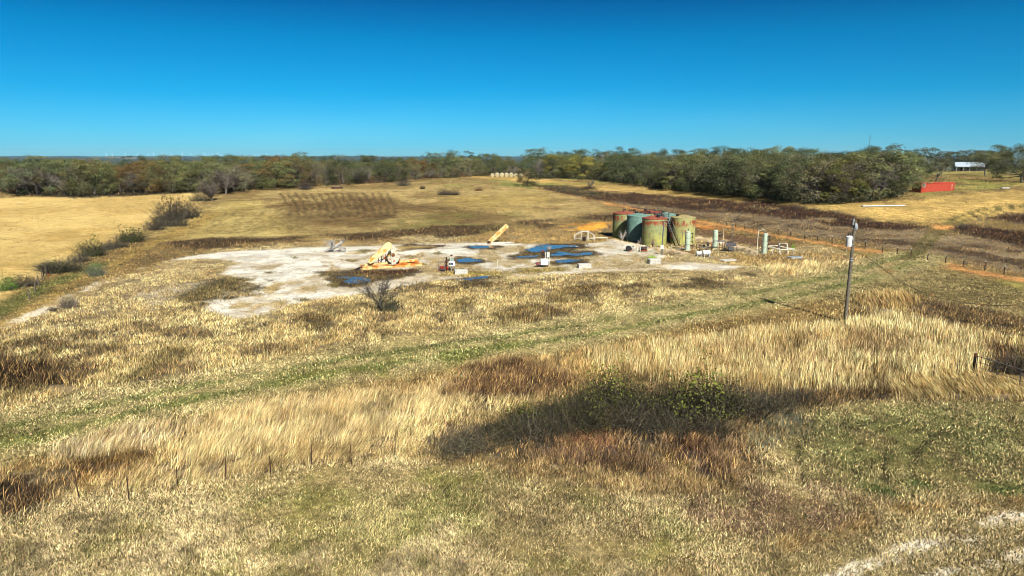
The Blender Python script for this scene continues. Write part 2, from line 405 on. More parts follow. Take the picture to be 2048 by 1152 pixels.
reg([(820, 565), (1050, 560), (1230, 548), (1460, 545), (1700, 520), (1560, 555), (1380, 580), (1130, 590), (900, 600)], (110, 84, 44), (92, 78, 40), (122, 98, 50), (70, 56, 32), h=.4, den=.9, cls=3, soft=2, warp=3, patch=(4.5, .55, .05), ns=2)
reg([(1520, 540), (1640, 520), (1740, 515), (1730, 535), (1560, 556)], (236, 200, 130), (206, 166, 100), (255, 226, 158), (190, 146, 82), h=.8, den=1, cls=2, soft=1.2, warp=2, lean=(.35, .1))
reg([(1440, 508), (1620, 505), (1720, 515), (1700, 525), (1540, 530), (1440, 528)], (200, 164, 96), (170, 132, 72), (232, 194, 122), (140, 104, 56), h=.6, den=1, cls=1, soft=1.2, warp=2)
reg([(-60, 740), (0, 712), (60, 716), (110, 738), (100, 765), (40, 776), (-60, 790)], (70, 52, 30), (54, 42, 26), (84, 62, 38), (44, 34, 20), h=.7, den=1.1, cls=3, soft=1, warp=1.5, ns=1.5)
for (u, v, w) in ((185, 690, 50), (270, 768, 30), (320, 690, 22), (235, 700, 26), (560, 700, 40), (470, 735, 36), (400, 615, 30), (640, 640, 46), (740, 668, 40), (1080, 640, 60), (1000, 650, 36), (820, 575, 50), (240, 780, 22), (110, 640, 22), (55, 692, 20)):
    reg([(u - w, v), (u - w * .3, v - w * .24), (u + w * .7, v - w * .18), (u + w, v + w * .05), (u, v + w * .25)], (82, 62, 36), (64, 50, 30), (100, 76, 44), (50, 40, 24), h=.55, den=1.1, cls=3, soft=.7, warp=1.2, ns=1.5, patch=(1.3, .48, .08), amt=.85)
reg([(300, 488), (420, 476), (560, 475), (720, 468), (850, 455), (1000, 450), (1100, 440), (1230, 428), (1236, 440), (1120, 452), (1000, 462), (900, 474), (800, 480), (620, 490), (400, 500)],
    (90, 68, 40), (68, 52, 32), (112, 84, 50), (54, 42, 26), h=.85, den=1, cls=3, soft=1.5, warp=3, ns=4, patch=(9, .38, .07))
reg([(480, 490), (640, 485), (800, 478), (900, 470), (880, 478), (760, 487), (640, 492)], (186, 148, 86), (150, 114, 62), (226, 184, 112), (130, 98, 54), h=.5, den=.9, cls=1, soft=1.5, warp=2, patch=(6, .46, .08))
reg([(900, 480), (1000, 462), (1100, 456), (1210, 446), (1240, 480), (1150, 488), (1000, 486)], (196, 156, 84), (160, 122, 64), (232, 190, 108), (138, 102, 52), h=.5, den=.9, cls=1, soft=1.5, warp=2)
reg([(1095, 455), (1150, 446), (1222, 444), (1222, 458), (1150, 462)], (226, 160, 60), (190, 128, 56), (236, 176, 74), (160, 104, 46), patch=(4, .46, .08), h=.15, den=.3, cls=1, soft=1, warp=2, road=2)
reg([(1386, 456), (1440, 464), (1520, 480), (1600, 494), (1560, 500), (1460, 486), (1390, 470)], (120, 82, 46), (150, 104, 58), (160, 112, 62), (92, 62, 36), h=.4, den=.8, cls=3, soft=1.5, warp=2)
reg([(1390, 470), (1470, 484), (1500, 496), (1440, 494), (1392, 480)], (226, 186, 100), (190, 150, 80), (250, 214, 130), (170, 126, 64), h=.5, den=.9, cls=1, soft=1, warp=2, patch=(4, .45, .1))
# --- the orange graded strip along the back fence and ruts
reg([(1030, 362), (1080, 377), (1140, 391), (1210, 407)], (160, 120, 72), (144, 110, 66), line=True, width=.9, soft=.7, warp=.8, h=.1, den=.25, road=2, amt=.85)
reg([(1210, 407), (1270, 418), (1330, 430), (1405, 444), (1490, 460), (1580, 475), (1680, 492), (1760, 505), (1850, 522), (1950, 542), (2048, 562), (2200, 592)], (206, 146, 84), (178, 122, 70), (210, 164, 100), (150, 108, 60),
    line=True, width=1.15, soft=.7, warp=1.1, h=.1, den=.3, road=2)
reg([(1290, 424), (1405, 448), (1450, 458), (1400, 458), (1330, 440)], (208, 136, 70), (180, 112, 58), h=.1, den=.3, soft=.8, warp=1.5, road=2, amt=.8)
reg([(1700, 505), (1850, 530), (2048, 572), (2300, 630)], (118, 116, 56), (150, 122, 66), (130, 130, 62), (100, 88, 46), line=True, width=1.4, soft=1, warp=1.6, h=.14, patch=(5, .42, .1), amt=.85)
# --- open ground right of the pole
reg([(1740, 512), (1860, 535), (2048, 576), (2400, 650), (2400, 700), (2048, 640), (1850, 600), (1760, 620), (1660, 600), (1700, 560)],
    (166, 142, 86), (146, 124, 70), (194, 166, 104), (118, 100, 54), h=.16, den=.8, cls=0, soft=1.5, warp=2, ns=4)
reg([(1800, 560), (2048, 600), (2300, 660), (2300, 610), (2048, 566)], (140, 128, 66), (156, 134, 76), soft=2, warp=3, patch=(5, .5, .08), ns=4)
reg([(1800, 600), (1900, 606), (2048, 632), (2400, 700), (2400, 780), (2048, 680), (1900, 650), (1800, 640)], (112, 88, 54), (90, 70, 44), (146, 116, 72), (76, 58, 36), h=.5, den=.95, cls=3, soft=1.5, warp=3, ns=3, patch=(5, .40, .1))
reg([(1740, 590), (1800, 584), (1830, 600), (1780, 622), (1730, 620)], (220, 180, 110), (180, 140, 80), (250, 212, 140), (150, 112, 60), h=.8, den=1, cls=2, soft=1, warp=1.5, lean=(-.4, .1))
# --- the green two-rut lane across the middle
lane = [(-320, 960), (0, 868), (160, 832), (320, 797), (500, 764), (700, 727), (900, 698), (1100, 668), (1300, 632), (1500, 596), (1640, 568), (1760, 536), (1830, 512)]
reg(lane, (190, 168, 108), (174, 154, 96), (216, 192, 128), (156, 136, 82), line=True, width=4.6, soft=1.2, warp=1.0, h=.09, den=.7, cls=0, ns=3)
reg([(u, v - 9) for u, v in lane], (124, 128, 64), (136, 134, 72), (144, 146, 72), (108, 110, 54), line=True, width=.6, soft=.6, warp=.6, h=.1, cls=0, amt=.95, patch=(6, .33, .12))
reg([(u, v + 13 + max(0, (700 - u)) * .012) for u, v in lane], (120, 128, 58), (134, 134, 66), (140, 146, 66), (104, 108, 50), line=True, width=.65, soft=.65, warp=.6, h=.1, cls=0, amt=.95, patch=(6, .33, .12))
reg([(560, 752), (800, 712), (1000, 684), (1060, 680), (980, 716), (760, 752), (600, 776)], (128, 132, 56), (150, 142, 66), (132, 140, 56), (104, 106, 46), soft=1.2, warp=1.5, h=.12, cls=0, patch=(3, .44, .1))
reg([(-320, 960), (0, 868), (200, 838), (200, 860), (0, 900), (-320, 1000)], (140, 138, 66), (160, 146, 78), (140, 140, 64), (110, 106, 52), soft=1, warp=1.2, h=.12, cls=0, patch=(3, .42, .1))
for dv in (-12, 12):                                        # the same lane beyond the fence
    reg([(1815 + dv * .6, 520), (1850 + dv * .9, 488), (1880 + dv, 458), (1930 + dv, 434 + dv * .1), (1990 + dv, 418 + dv * .12), (2080, 408 + dv * .12), (2200, 402 + dv * .1)], (108, 100, 52), (126, 112, 60), (124, 114, 58), (90, 80, 42), line=True, width=.55, soft=.5, warp=.5, h=.12, den=.5, cls=0, amt=.9)
reg([(1862, 452), (1905, 450), (1912, 458), (1864, 460)], (208, 148, 84), (190, 130, 74), h=.1, den=.2, soft=.8, warp=1, road=2)
reg([(1760, 530), (1830, 514), (1850, 518), (1790, 546), (1720, 562), (1740, 548)], (200, 140, 80), (170, 124, 70), soft=.6, warp=1.2, patch=(2.5, .55, .06), amt=.8)
# --- field strip along the left shrub row and the access road
reg([(-320, 900), (-60, 690), (60, 610), (200, 540), (330, 465), (420, 420), (440, 430), (340, 480), (260, 520), (180, 560), (80, 620), (0, 680), (-260, 880)],
    (170, 138, 76), (140, 116, 62), (196, 160, 92), (116, 94, 50), h=.2, den=.8, cls=4, soft=1, warp=1.5, ns=4)
reg([(-160, 700), (20, 606), (100, 570), (200, 528)], (112, 116, 52), (140, 126, 62), (120, 126, 54), (94, 90, 42), line=True, width=1.3, soft=1, warp=1, h=.12, amt=.85, cls=0)
reg([(260, 470), (420, 440)], (120, 100, 54), (130, 108, 58), line=True, width=1, soft=1, warp=1.2, amt=.6)
# --- the white caliche pad
pad = [(330, 523), (400, 508), (500, 500), (640, 494), (760, 491), (880, 486), (1000, 485), (1060, 488), (1150, 488), (1220, 484), (1290, 500), (1340, 512), (1330, 520), (1400, 527), (1490, 532), (1440, 541), (1330, 538), (1240, 543), (1100, 549), (1000, 556), (870, 562), (800, 574), (750, 586),
       (680, 592), (620, 604), (560, 612), (520, 628), (470, 640), (440, 626), (400, 604), (440, 588), (500, 570), (470, 556), (436, 548), (448, 536), (474, 526), (440, 518), (380, 519)]
reg(pad, (214, 204, 186), (188, 172, 148), (190, 160, 100), (120, 96, 56), h=.16, den=.05, soft=.5, warp=1.0, road=1, ns=3)
reg([(430, 600), (560, 560), (760, 545), (900, 530), (1200, 520), (1000, 550), (760, 580), (560, 608)], (176, 156, 124), (206, 190, 162), soft=2, warp=3, patch=(3, .49, .06), ns=1.2, amt=.8)
for L in ([(440, 560), (600, 548), (760, 541)], [(480, 520), (640, 512), (720, 507)], [(520, 590), (640, 578), (700, 572)], [(640, 530), (760, 522), (880, 512)]):
    reg(L, (160, 138, 108), (180, 158, 128), line=True, width=.16, soft=.25, warp=.5, amt=.6, patch=(6, .4, .1))
reg([(800, 500), (1000, 492), (1200, 492), (1400, 526), (1300, 536), (1000, 552), (820, 560)], (180, 150, 100), (206, 180, 134), (222, 188, 116), (120, 92, 50), h=.3, den=.85, cls=1, soft=2, warp=3, patch=(4, .505, .05), ns=2)
reg([(880, 548), (1000, 540), (1100, 535), (1180, 528), (1190, 537), (1080, 545), (960, 556), (880, 558)], (190, 160, 84), (160, 132, 66), (232, 198, 106), (130, 110, 52), h=.45, den=1, cls=1, soft=1, warp=1.5, patch=(4, .40, .08))
reg([(800, 489), (900, 490), (870, 498), (810, 500)], (80, 60, 38), (110, 84, 50), (100, 76, 44), (56, 42, 26), h=.35, den=1, cls=3, soft=.8, warp=1.5)
reg([(700, 505), (790, 492), (900, 492), (760, 502), (690, 510)], (170, 140, 80), (196, 166, 110), (206, 172, 98), (110, 88, 46), h=.25, den=.8, cls=1, soft=.8, warp=1.4, patch=(3, .47, .08))
reg([(1150, 508), (1290, 505), (1330, 535), (1200, 540), (1120, 530)], (196, 168, 118), (216, 192, 150), (220, 186, 112), (140, 108, 60), h=.3, den=.9, cls=1, soft=1.5, warp=2, patch=(3.2, .50, .05), ns=2)
reg([(640, 545), (740, 538), (850, 543), (830, 556), (760, 562), (740, 572), (680, 572), (650, 560)], (104, 82, 44), (130, 106, 60), (128, 100, 50), (62, 52, 28), h=.4, den=1, cls=3, soft=.7, warp=1.2, ns=1.2)
reg([(700, 545), (830, 538), (838, 545), (760, 550)], (96, 58, 30), (80, 52, 28), (122, 74, 36), (60, 42, 24), h=.5, den=1, cls=3, soft=.6, warp=.8)
reg([(440, 590), (480, 562), (560, 556), (500, 585), (440, 604)], (110, 94, 50), (90, 78, 44), (128, 110, 58), (72, 58, 34), h=.4, den=1, cls=3, soft=1, warp=2, patch=(3, .46, .08))
reg([(360, 600), (400, 560), (470, 556), (500, 572), (440, 592), (400, 612)], (112, 98, 52), (86, 76, 42), (140, 118, 60), (72, 60, 34), h=.45, den=1, cls=3, soft=1, warp=2)
reg([(260, 600), (340, 570), (400, 568), (380, 592), (300, 620)], (206, 186, 150), (186, 160, 116), (214, 190, 140), (150, 120, 74), h=.3, den=.7, cls=1, soft=1.2, warp=2)
for (u, v, w) in ((545, 578, 14), (555, 605, 18), (705, 521, 11), (820, 514, 16), (645, 552, 14), (540, 545, 8), (610, 600, 14), (480, 612, 14), (730, 502, 14), (1000, 494, 9), (1060, 504, 12), (880, 507, 12), (668, 570, 16), (590, 515, 8), (845, 528, 9)):
    reg([(u - w, v), (u, v - w * .3), (u + w, v), (u, v + w * .3)], (150, 130, 70), (120, 100, 54), (176, 156, 84), (96, 80, 42), h=.4, den=1.1, cls=1, soft=.3, warp=.5)
reg([(460, 540), (700, 500), (860, 505), (900, 530), (760, 545), (520, 580)], (150, 126, 86), (180, 154, 112), (178, 146, 90), (110, 88, 52), h=.18, den=.5, soft=2, warp=3, patch=(2.2, .60, .05), ns=1.2, amt=.8, cls=1)
reg([(400, 610), (520, 560), (640, 570), (560, 610), (470, 640)], (170, 144, 98), (190, 164, 118), (196, 164, 100), (120, 96, 56), h=.2, den=.6, soft=1.5, warp=2, patch=(2, .54, .06), ns=1.2, cls=1)
# wet margins of the puddles
WET = [([(655, 552), (690, 549), (735, 553), (748, 563), (735, 572), (690, 573), (668, 562)], .5), ([(895, 521), (925, 513), (955, 514), (980, 523), (945, 529), (905, 530)], .4),
       ([(1015, 512), (1050, 500), (1062, 492), (1090, 486), (1165, 487), (1178, 496), (1140, 500), (1190, 502), (1204, 511), (1160, 517), (1090, 516), (1030, 519)], .7),
       ([(1088, 523), (1130, 518), (1180, 518), (1176, 527), (1110, 530)], .4), ([(925, 494), (960, 490), (1010, 493), (985, 499), (940, 499)], .4), ([(900, 563), (940, 557), (990, 551), (992, 556), (950, 563)], .4)]
for pts, s_ in WET:
    reg(pts, (74, 58, 38), (104, 84, 54), (110, 90, 46), (54, 44, 26), h=.28, den=.4, cls=3, soft=s_, warp=1.2, ns=1.5)
    reg(pts, (84, 66, 38), (110, 88, 54), (122, 98, 50), (54, 44, 26), h=.38, den=1, cls=3, soft=s_, warp=1.6, ns=1.5, patch=(1.3, .53, .05))
# access road in two pale ruts, berm of the tank yard, gravel drive at lower right
reg([(228, 556), (180, 575), (120, 600), (60, 634), (0, 660), (-100, 706), (-300, 800)], (216, 200, 172), (176, 148, 100), (190, 160, 98), (120, 94, 52), line=True, width=.8, soft=.5, warp=.8, h=.15, den=.35, road=1, patch=(4, .44, .1), ns=1.5)
reg([(300, 527), (250, 545), (215, 560), (150, 598), (110, 620), (40, 655), (-40, 690)], (224, 210, 186), (184, 158, 110), (190, 160, 98), (120, 94, 52), line=True, width=.7, soft=.5, warp=.8, h=.15, den=.35, road=1, patch=(4, .48, .1), ns=1.5)
berm = [[(1222, 483), (1260, 492), (1300, 499), (1345, 506), (1378, 512)], [(1384, 477), (1420, 483), (1460, 492), (1490, 501), (1508, 508)]]
for L in berm: reg(L, (222, 196, 164), (194, 164, 126), (200, 168, 110), (130, 100, 60), line=True, width=.65, soft=.4, warp=.5, h=.15, den=.2, road=4, ns=1.2)
reg([(1335, 494), (1385, 486), (1420, 500), (1380, 510)], (110, 70, 40), (90, 60, 36), h=.2, den=.4, soft=.8, warp=1.5, patch=(3, .45, .1))
# --- foreground: mown strip, tall grass, thicket floor, green swirl
reg([(-400, 1090), (0, 985), (260, 975), (540, 930), (800, 905), (1000, 940), (1200, 990), (1420, 1000), (1500, 960), (1560, 830), (1700, 800), (2048, 800), (2600, 860), (2600, 1500), (-400, 1500)],
    (184, 158, 100), (156, 134, 80), (232, 202, 138), (128, 106, 58), h=.15, den=1, cls=0, soft=.8, warp=1.2, ns=2, lean=(.3, .15))
reg([(-300, 1300), (0, 1100), (420, 1020), (800, 960), (1000, 1000), (900, 1120), (500, 1200)], (168, 152, 82), (148, 134, 70), (182, 166, 86), (116, 104, 52), h=.13, soft=2, warp=2.5, patch=(2.6, .52, .06), ns=1.5, amt=.75)
reg([(500, 960), (900, 930), (1300, 1020), (1500, 1120), (1000, 1180), (500, 1140)], (158, 148, 74), (140, 130, 64), (160, 156, 72), (112, 104, 50), h=.12, soft=2, warp=2.5, patch=(1.8, .57, .05), ns=1.2, amt=.8)
reg([(-300, 1250), (300, 1060), (900, 1020), (1300, 1130), (900, 1300), (-200, 1400)], (210, 182, 126), (180, 152, 98), (240, 212, 152), (170, 138, 84), h=.16, soft=2, warp=2.5, patch=(1.5, .56, .05), ns=1, amt=.8, lean=(-.4, .1))
reg([(420, 1150), (540, 1060), (760, 1000), (700, 1080), (560, 1160)], (110, 98, 54), (126, 108, 60), soft=.8, warp=1.4, patch=(1.5, .5, .08), amt=.5)
reg([(1560, 830), (1700, 800), (2048, 800), (2600, 860), (2600, 1120), (2048, 985), (1900, 990), (1720, 1005), (1600, 960), (1555, 890)],
    (158, 142, 84), (138, 124, 72), (190, 168, 104), (108, 94, 52), h=.15, den=1, cls=0, soft=.8, warp=1.2, ns=1.6)
reg([(1600, 840), (1720, 815), (1900, 810), (2048, 850), (2048, 960), (1850, 940), (1700, 960), (1620, 920)], (130, 128, 66), (146, 138, 76), (164, 158, 88), (104, 104, 52), h=.15, soft=1, warp=1.6, patch=(2.0, .50, .07), ns=1.5, amt=.85)
reg([(1680, 960), (1760, 1000), (1900, 985), (2100, 990), (2100, 970), (1900, 965), (1760, 975)], (92, 112, 46), (108, 122, 54), (104, 130, 48), (70, 86, 36), h=.15, soft=.5, warp=.8, patch=(1.2, .50, .06), amt=.85)
for dx, dy in ((0, 0), (58, 8), (116, 16), (-52, -4), (176, 20)):
    reg([(1655 + dx, 968 - dy * .2), (1648 + dx, 930 + dy * .3), (1652 + dx, 895 + dy * .5), (1690 + dx, 862 + dy * .5), (1760 + dx, 838 + dy * .6)], (66, 62, 34), (80, 74, 40), (86, 80, 42), (56, 50, 28), line=True, width=.14, soft=.16, warp=.25, patch=(1.8, .36, .08), h=.1, den=.6, amt=.95)
reg([(1400, 985), (1540, 968), (1660, 980), (1740, 1010), (1720, 1050), (1600, 1085), (1440, 1090), (1380, 1040)], (156, 124, 88), (132, 104, 72), (196, 158, 114), (112, 84, 58), patch=(1.4, .47, .1), h=.17, den=.8, cls=0, soft=.8, warp=1.2, ns=1.3)
reg([(1600, 990), (1690, 995), (1735, 1022), (1690, 1045), (1620, 1030)], (112, 84, 60), (92, 70, 50), (146, 110, 80), (84, 62, 44), h=.2, den=1, cls=3, soft=.8, warp=1.2, amt=.75, patch=(1.2, .42, .1))
reg([(1430, 1010), (1520, 1000), (1560, 1060), (1460, 1080)], (186, 132, 86), (160, 116, 76), den=.5, soft=.6, warp=1, patch=(1, .55, .06))
reg([(-400, 1080), (-40, 985), (0, 960), (240, 905), (420, 845), (640, 795), (880, 760), (960, 720), (1060, 720), (1180, 735), (1100, 790), (980, 840), (880, 895), (800, 905), (540, 932), (260, 975), (0, 1000)],
    (190, 150, 84), (158, 120, 64), (255, 224, 154), (168, 128, 70), h=.48, den=1, cls=1, soft=.9, warp=1.4, ns=2, lean=(.35, .15))
reg([(120, 905), (250, 862), (330, 852), (380, 862), (300, 900), (180, 920)], (226, 190, 128), (200, 160, 96), (255, 232, 178), (200, 162, 104), h=.65, den=1, cls=2, soft=.6, warp=1, lean=(.4, .1))
reg([(370, 870), (430, 835), (560, 812), (720, 800), (880, 790), (870, 850), (760, 880), (640, 900), (480, 920), (350, 940)], (216, 176, 104), (186, 144, 78), (250, 222, 158), (190, 150, 88), h=.75, den=1, cls=2, soft=.8, warp=1.2, lean=(.32, .1), ns=1.5)
reg([(300, 945), (520, 915), (800, 880), (860, 890), (540, 935), (280, 975)], (206, 168, 100), (176, 138, 76), (250, 218, 148), (160, 126, 72), h=.6, den=1, cls=2, soft=.5, warp=.8, lean=(.5, .1))
reg([(-40, 965), (60, 955), (120, 965), (110, 1000), (40, 1030), (-40, 1040)], (66, 50, 30), (50, 40, 26), (90, 68, 42), (44, 34, 22), h=.55, den=1, cls=3, soft=.5, warp=.7)
reg([(60, 950), (240, 905), (330, 900), (300, 950), (120, 985)], (140, 108, 60), (116, 88, 48), (176, 136, 78), (94, 70, 38), h=.5, den=1, cls=1, soft=.8, warp=1.2, patch=(1.6, .48, .08))
reg([(880, 770), (940, 735), (1060, 722), (1130, 738), (1180, 770), (1080, 800), (960, 810), (880, 800)], (110, 78, 46), (86, 62, 38), (140, 102, 62), (76, 54, 32), h=.6, den=1, cls=3, soft=.8, warp=1.4, ns=1.5)
reg([(1050, 726), (1200, 706), (1330, 700), (1280, 760), (1180, 765), (1100, 745)], (206, 166, 98), (170, 132, 74), (240, 200, 126), (150, 112, 62), h=.5, den=1, cls=1, soft=.8, warp=1.4)
reg([(1190, 712), (1330, 690), (1500, 665), (1690, 648), (1760, 630), (1900, 660), (2048, 690), (2400, 760), (2400, 800), (2048, 730), (1960, 748), (1750, 772), (1600, 790), (1480, 785), (1340, 768), (1250, 752)],
    (206, 168, 96), (176, 136, 72), (255, 232, 166), (180, 140, 78), h=.9, den=1.1, cls=2, soft=.8, warp=1.4, ns=2, lean=(.05, .05))
reg([(1400, 700), (1700, 670), (1900, 690), (1700, 740), (1450, 745)], (190, 156, 104), (170, 132, 80), (226, 192, 132), (140, 104, 64), h=.85, den=1, cls=2, soft=1.5, warp=2.5, patch=(3, .50, .08), amt=.8)
reg([(1960, 690), (2048, 700), (2300, 760), (2300, 800), (2048, 745), (1980, 720)], (110, 84, 48), (86, 66, 40), (140, 108, 64), (70, 52, 32), h=.7, den=1, cls=3, soft=.8, warp=1.5, patch=(2.5, .42, .08))
reg([(1480, 795), (1620, 786), (1760, 772), (1800, 786), (1650, 812), (1540, 826)], (96, 74, 46), (76, 58, 36), (130, 104, 66), (60, 46, 28), h=.45, den=1, cls=3, soft=.6, warp=.9)
reg([(1770, 775), (1860, 756), (1960, 752), (2060, 770), (2300, 820), (2300, 850), (2048, 800), (1900, 794), (1790, 796)], (216, 178, 108), (186, 148, 84), (255, 228, 158), (176, 136, 76), h=.7, den=1.1, cls=2, soft=.5, warp=.8, lean=(-.75, -.1))
reg([(880, 905), (1000, 850), (1130, 800), (1300, 770), (1440, 775), (1560, 800), (1540, 860), (1500, 930), (1400, 960), (1200, 960), (1060, 930), (940, 900)], (92, 74, 48), (120, 96, 62), (186, 150, 98), (76, 58, 38), patch=(2.0, .40, .1), h=.45, den=1, cls=3, soft=.8, warp=1.6, ns=1.2)
reg([(1030, 880), (1150, 858), (1330, 862), (1480, 880), (1530, 930), (1460, 965), (1280, 965), (1120, 945)], (118, 88, 60), (96, 70, 48), (164, 124, 86), (80, 58, 40), patch=(2.5, .40, .1), h=.5, den=1, cls=3, soft=.7, warp=1.3, ns=1.3)
reg([(1120, 872), (1240, 862), (1270, 886), (1170, 905)], (150, 96, 58), (122, 78, 48), (178, 114, 68), (104, 66, 42), h=.5, den=1, cls=3, soft=.6, warp=1, patch=(1.2, .42, .1))
reg([(1340, 880), (1400, 876), (1400, 915), (1350, 920)], (112, 76, 48), (88, 60, 40), (146, 98, 60), (70, 48, 32), h=.55, den=1, cls=3, soft=.4, warp=.8)
reg([(1500, 850), (1580, 820), (1620, 850), (1560, 910), (1510, 900)], (112, 108, 76), (90, 84, 58), (140, 136, 100), (76, 70, 48), h=.4, den=1, cls=3, soft=.6, warp=1, patch=(1.5, .44, .1))
reg([(880, 905), (1060, 930), (1240, 962), (1440, 962), (1400, 1000), (1200, 995), (1000, 950)], (186, 150, 92), (150, 116, 68), (236, 200, 134), (136, 102, 60), h=.36, den=1, cls=1, soft=.6, warp=1.2, patch=(1.6, .40, .1))
for k, (dv, w_) in enumerate(((-14, .20), (-4, .26), (8, .22), (62, .22), (74, .26), (88, .18), (34, .10))):
    reg([(1640, 1178 + dv), (1720, 1142 + dv), (1790, 1112 + dv), (1880, 1085 + dv), (1965, 1056 + dv), (2060, 1030 + dv), (2400, 940 + dv)], (238, 224, 200), (212, 192, 158), (196, 170, 116), (120, 100, 60), line=True, width=w_, soft=.2, warp=.45, h=.12, den=.3, road=1, patch=(1.0, .45, .08), ns=.8)
reg([(1560, 1090), (1780, 1030), (2060, 1000), (2400, 900)], (196, 158, 96), (150, 118, 66), (226, 186, 116), (128, 98, 54), line=True, width=.35, soft=.35, warp=.7, h=.3, den=1, cls=1, patch=(1.4, .46, .08), lean=(.6, -.2))
reg([(1260, 1180), (1340, 1150), (1420, 1130), (1380, 1200)], (196, 160, 104), (150, 120, 72), (236, 200, 138), (140, 110, 64), h=.3, den=1, cls=1, soft=.4, warp=.6, patch=(.9, .42, .1))
# ------------------------------------------------------------------ ground mesh: one sheet, split by what covers it
def ground_mat(name, amp):
    m_, nt, bs = newmat(name); bs.inputs['Roughness'].default_value = .95; bs.inputs['Specular IOR Level'].default_value = .1
    a = nt.nodes.new('ShaderNodeAttribute'); a.attribute_name = 'col'
    _, oc = objco(nt); v1 = noise(nt, 2.2, 6, oc, .7); v2 = noise(nt, 14, 4, oc, .7)
    v3 = noise(nt, .42, 7, oc, .8); v4 = noise(nt, .09, 4, oc, .65)
    f = math_(nt, 'MULTIPLY', maprange(nt, v1, .25, .75, 1 - .55 * amp, 1 + .5 * amp), maprange(nt, v2, .25, .75, 1 - .4 * amp, 1 + .36 * amp))
    f = math_(nt, 'MULTIPLY', f, math_(nt, 'MULTIPLY', maprange(nt, v3, .32, .68, 1 - .38 * amp, 1 + .36 * amp), maprange(nt, v4, .35, .65, 1 - .14 * amp, 1 + .14 * amp)))
    cm = nt.nodes.new('ShaderNodeCombineColor')
    for k in range(3): nt.links.new(f, cm.inputs[k])
    nt.links.new(mixc(nt, 1.0, a.outputs['Color'], cm.outputs[0], 'MULTIPLY'), bs.inputs['Base Color'])
    bp = nt.nodes.new('ShaderNodeBump'); bp.inputs['Strength'].default_value = .9 * amp; bp.inputs['Distance'].default_value = .12
    nt.links.new(math_(nt, 'ADD', v1, math_(nt, 'MULTIPLY', v2, .35)), bp.inputs['Height']); nt.links.new(bp.outputs[0], bs.inputs['Normal'])
    return m_
def build_ground():
    v0 = (EYE * F / 2) / np.linspace(EYE * F / 2 / 19.0, EYE * F / 2 / 210.0, 470)
    rows = [2.2, 5, 9, 12, 15, 17.5] + list(v0)
    r = 210.0
    while r < 2200: r *= 1.014; rows.append(r)
    while r < 26000: r *= 1.03; rows.append(r)
    rows = np.array(rows)
    az = np.concatenate([np.arange(-50, 50.001, .075), np.arange(53, 310, 3.0)]) * math.pi / 180
    RR, AA = np.meshgrid(rows, az, indexing='ij'); x = (RR * np.sin(AA)).ravel(); y = (RR * np.cos(AA)).ravel()
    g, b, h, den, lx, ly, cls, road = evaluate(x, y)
    z = terrain(x, y)
    rr = np.hypot(x, y)
    soil = np.clip(1 - den * .0, 0, 1)
    z = z + (fbm(x, y, 3.0, 3, 77) - .5) * .16 * (den > .3) * (rr < 400)
    for L in berm:
        d = sdist(x, y, W(L), False); z = z + .55 * sm((1.5 - d) / 1.5) * (.75 + .5 * fbm(x, y, 2, 2, 9))
    # the land far away: woods and clearings of the valley
    t = sm((rr - 430) / 400)[:, None]; f1 = fbm(x, y, 420, 5, 41); f2 = fbm(x, y, 1600, 3, 42)
    wood = lin((46, 56, 36)) * ALB * (.6 + .8 * f1[:, None]); field = lin((170, 146, 98)) * ALB
    fm = (sm((f1 * .6 + f2 * .5 - .72) / .05) * .5)[:, None]
    g = g * (1 - t) + t * (wood * (1 - fm) + field * fm)
    road = np.where(rr > 620, 5, road)
    n, m = len(rows), len(az)
    i = np.arange(n - 1)[:, None] * m; j = np.arange(m)[None, :]
    q = np.stack([i + j, i + (j + 1) % m, i + m + (j + 1) % m, i + m + j], -1).reshape(-1, 4)
    q = q[:, ::-1]
    fr = road[q]; cls_f = np.sort(fr, 1)[:, 2]; cls_f = np.where(fr.min(1) == fr.max(1), fr[:, 0], cls_f)
    V = np.stack([x, y, z], 1)
    m_ = ground_mat('ground', 1.0); mg = ground_mat('gravel', .6); mh = ground_mat('stubble', .5)
    names = {0: 'ground', 1: 'gravel_pad', 2: 'dirt_strip', 3: 'hay_field', 4: 'earth_berm', 5: 'hills'}
    cap = None
    for c, nm in names.items():
        qs = q[cls_f == c]
        if not len(qs): continue
        ids, inv = np.unique(qs, return_inverse=True); inv = inv.reshape(-1, 4)
        vv = V[ids]; cc = g[ids]; flat = inv.ravel(); tot = np.full(len(qs), 4)
        if c == 0:
            vv = np.vstack([vv, [[0, 0, 0]]]); cc = np.vstack([cc, cc[:1]]); k = len(vv) - 1
            pos = {int(a_): b_ for b_, a_ in enumerate(ids[:m + 5])}
            tri = [(pos[j_], k, pos[(j_ + 1) % m]) for j_ in range(m) if j_ in pos and (j_ + 1) % m in pos]
            flat = np.concatenate([flat, np.array(tri).ravel()]); tot = np.concatenate([tot, np.full(len(tri), 3)])
        o = link(nm, np_mesh(nm, vv, flat, tot, cc, mg if c in (1, 4) else mh if c == 3 else m_, True)); tag(o, kind='structure')
build_ground()
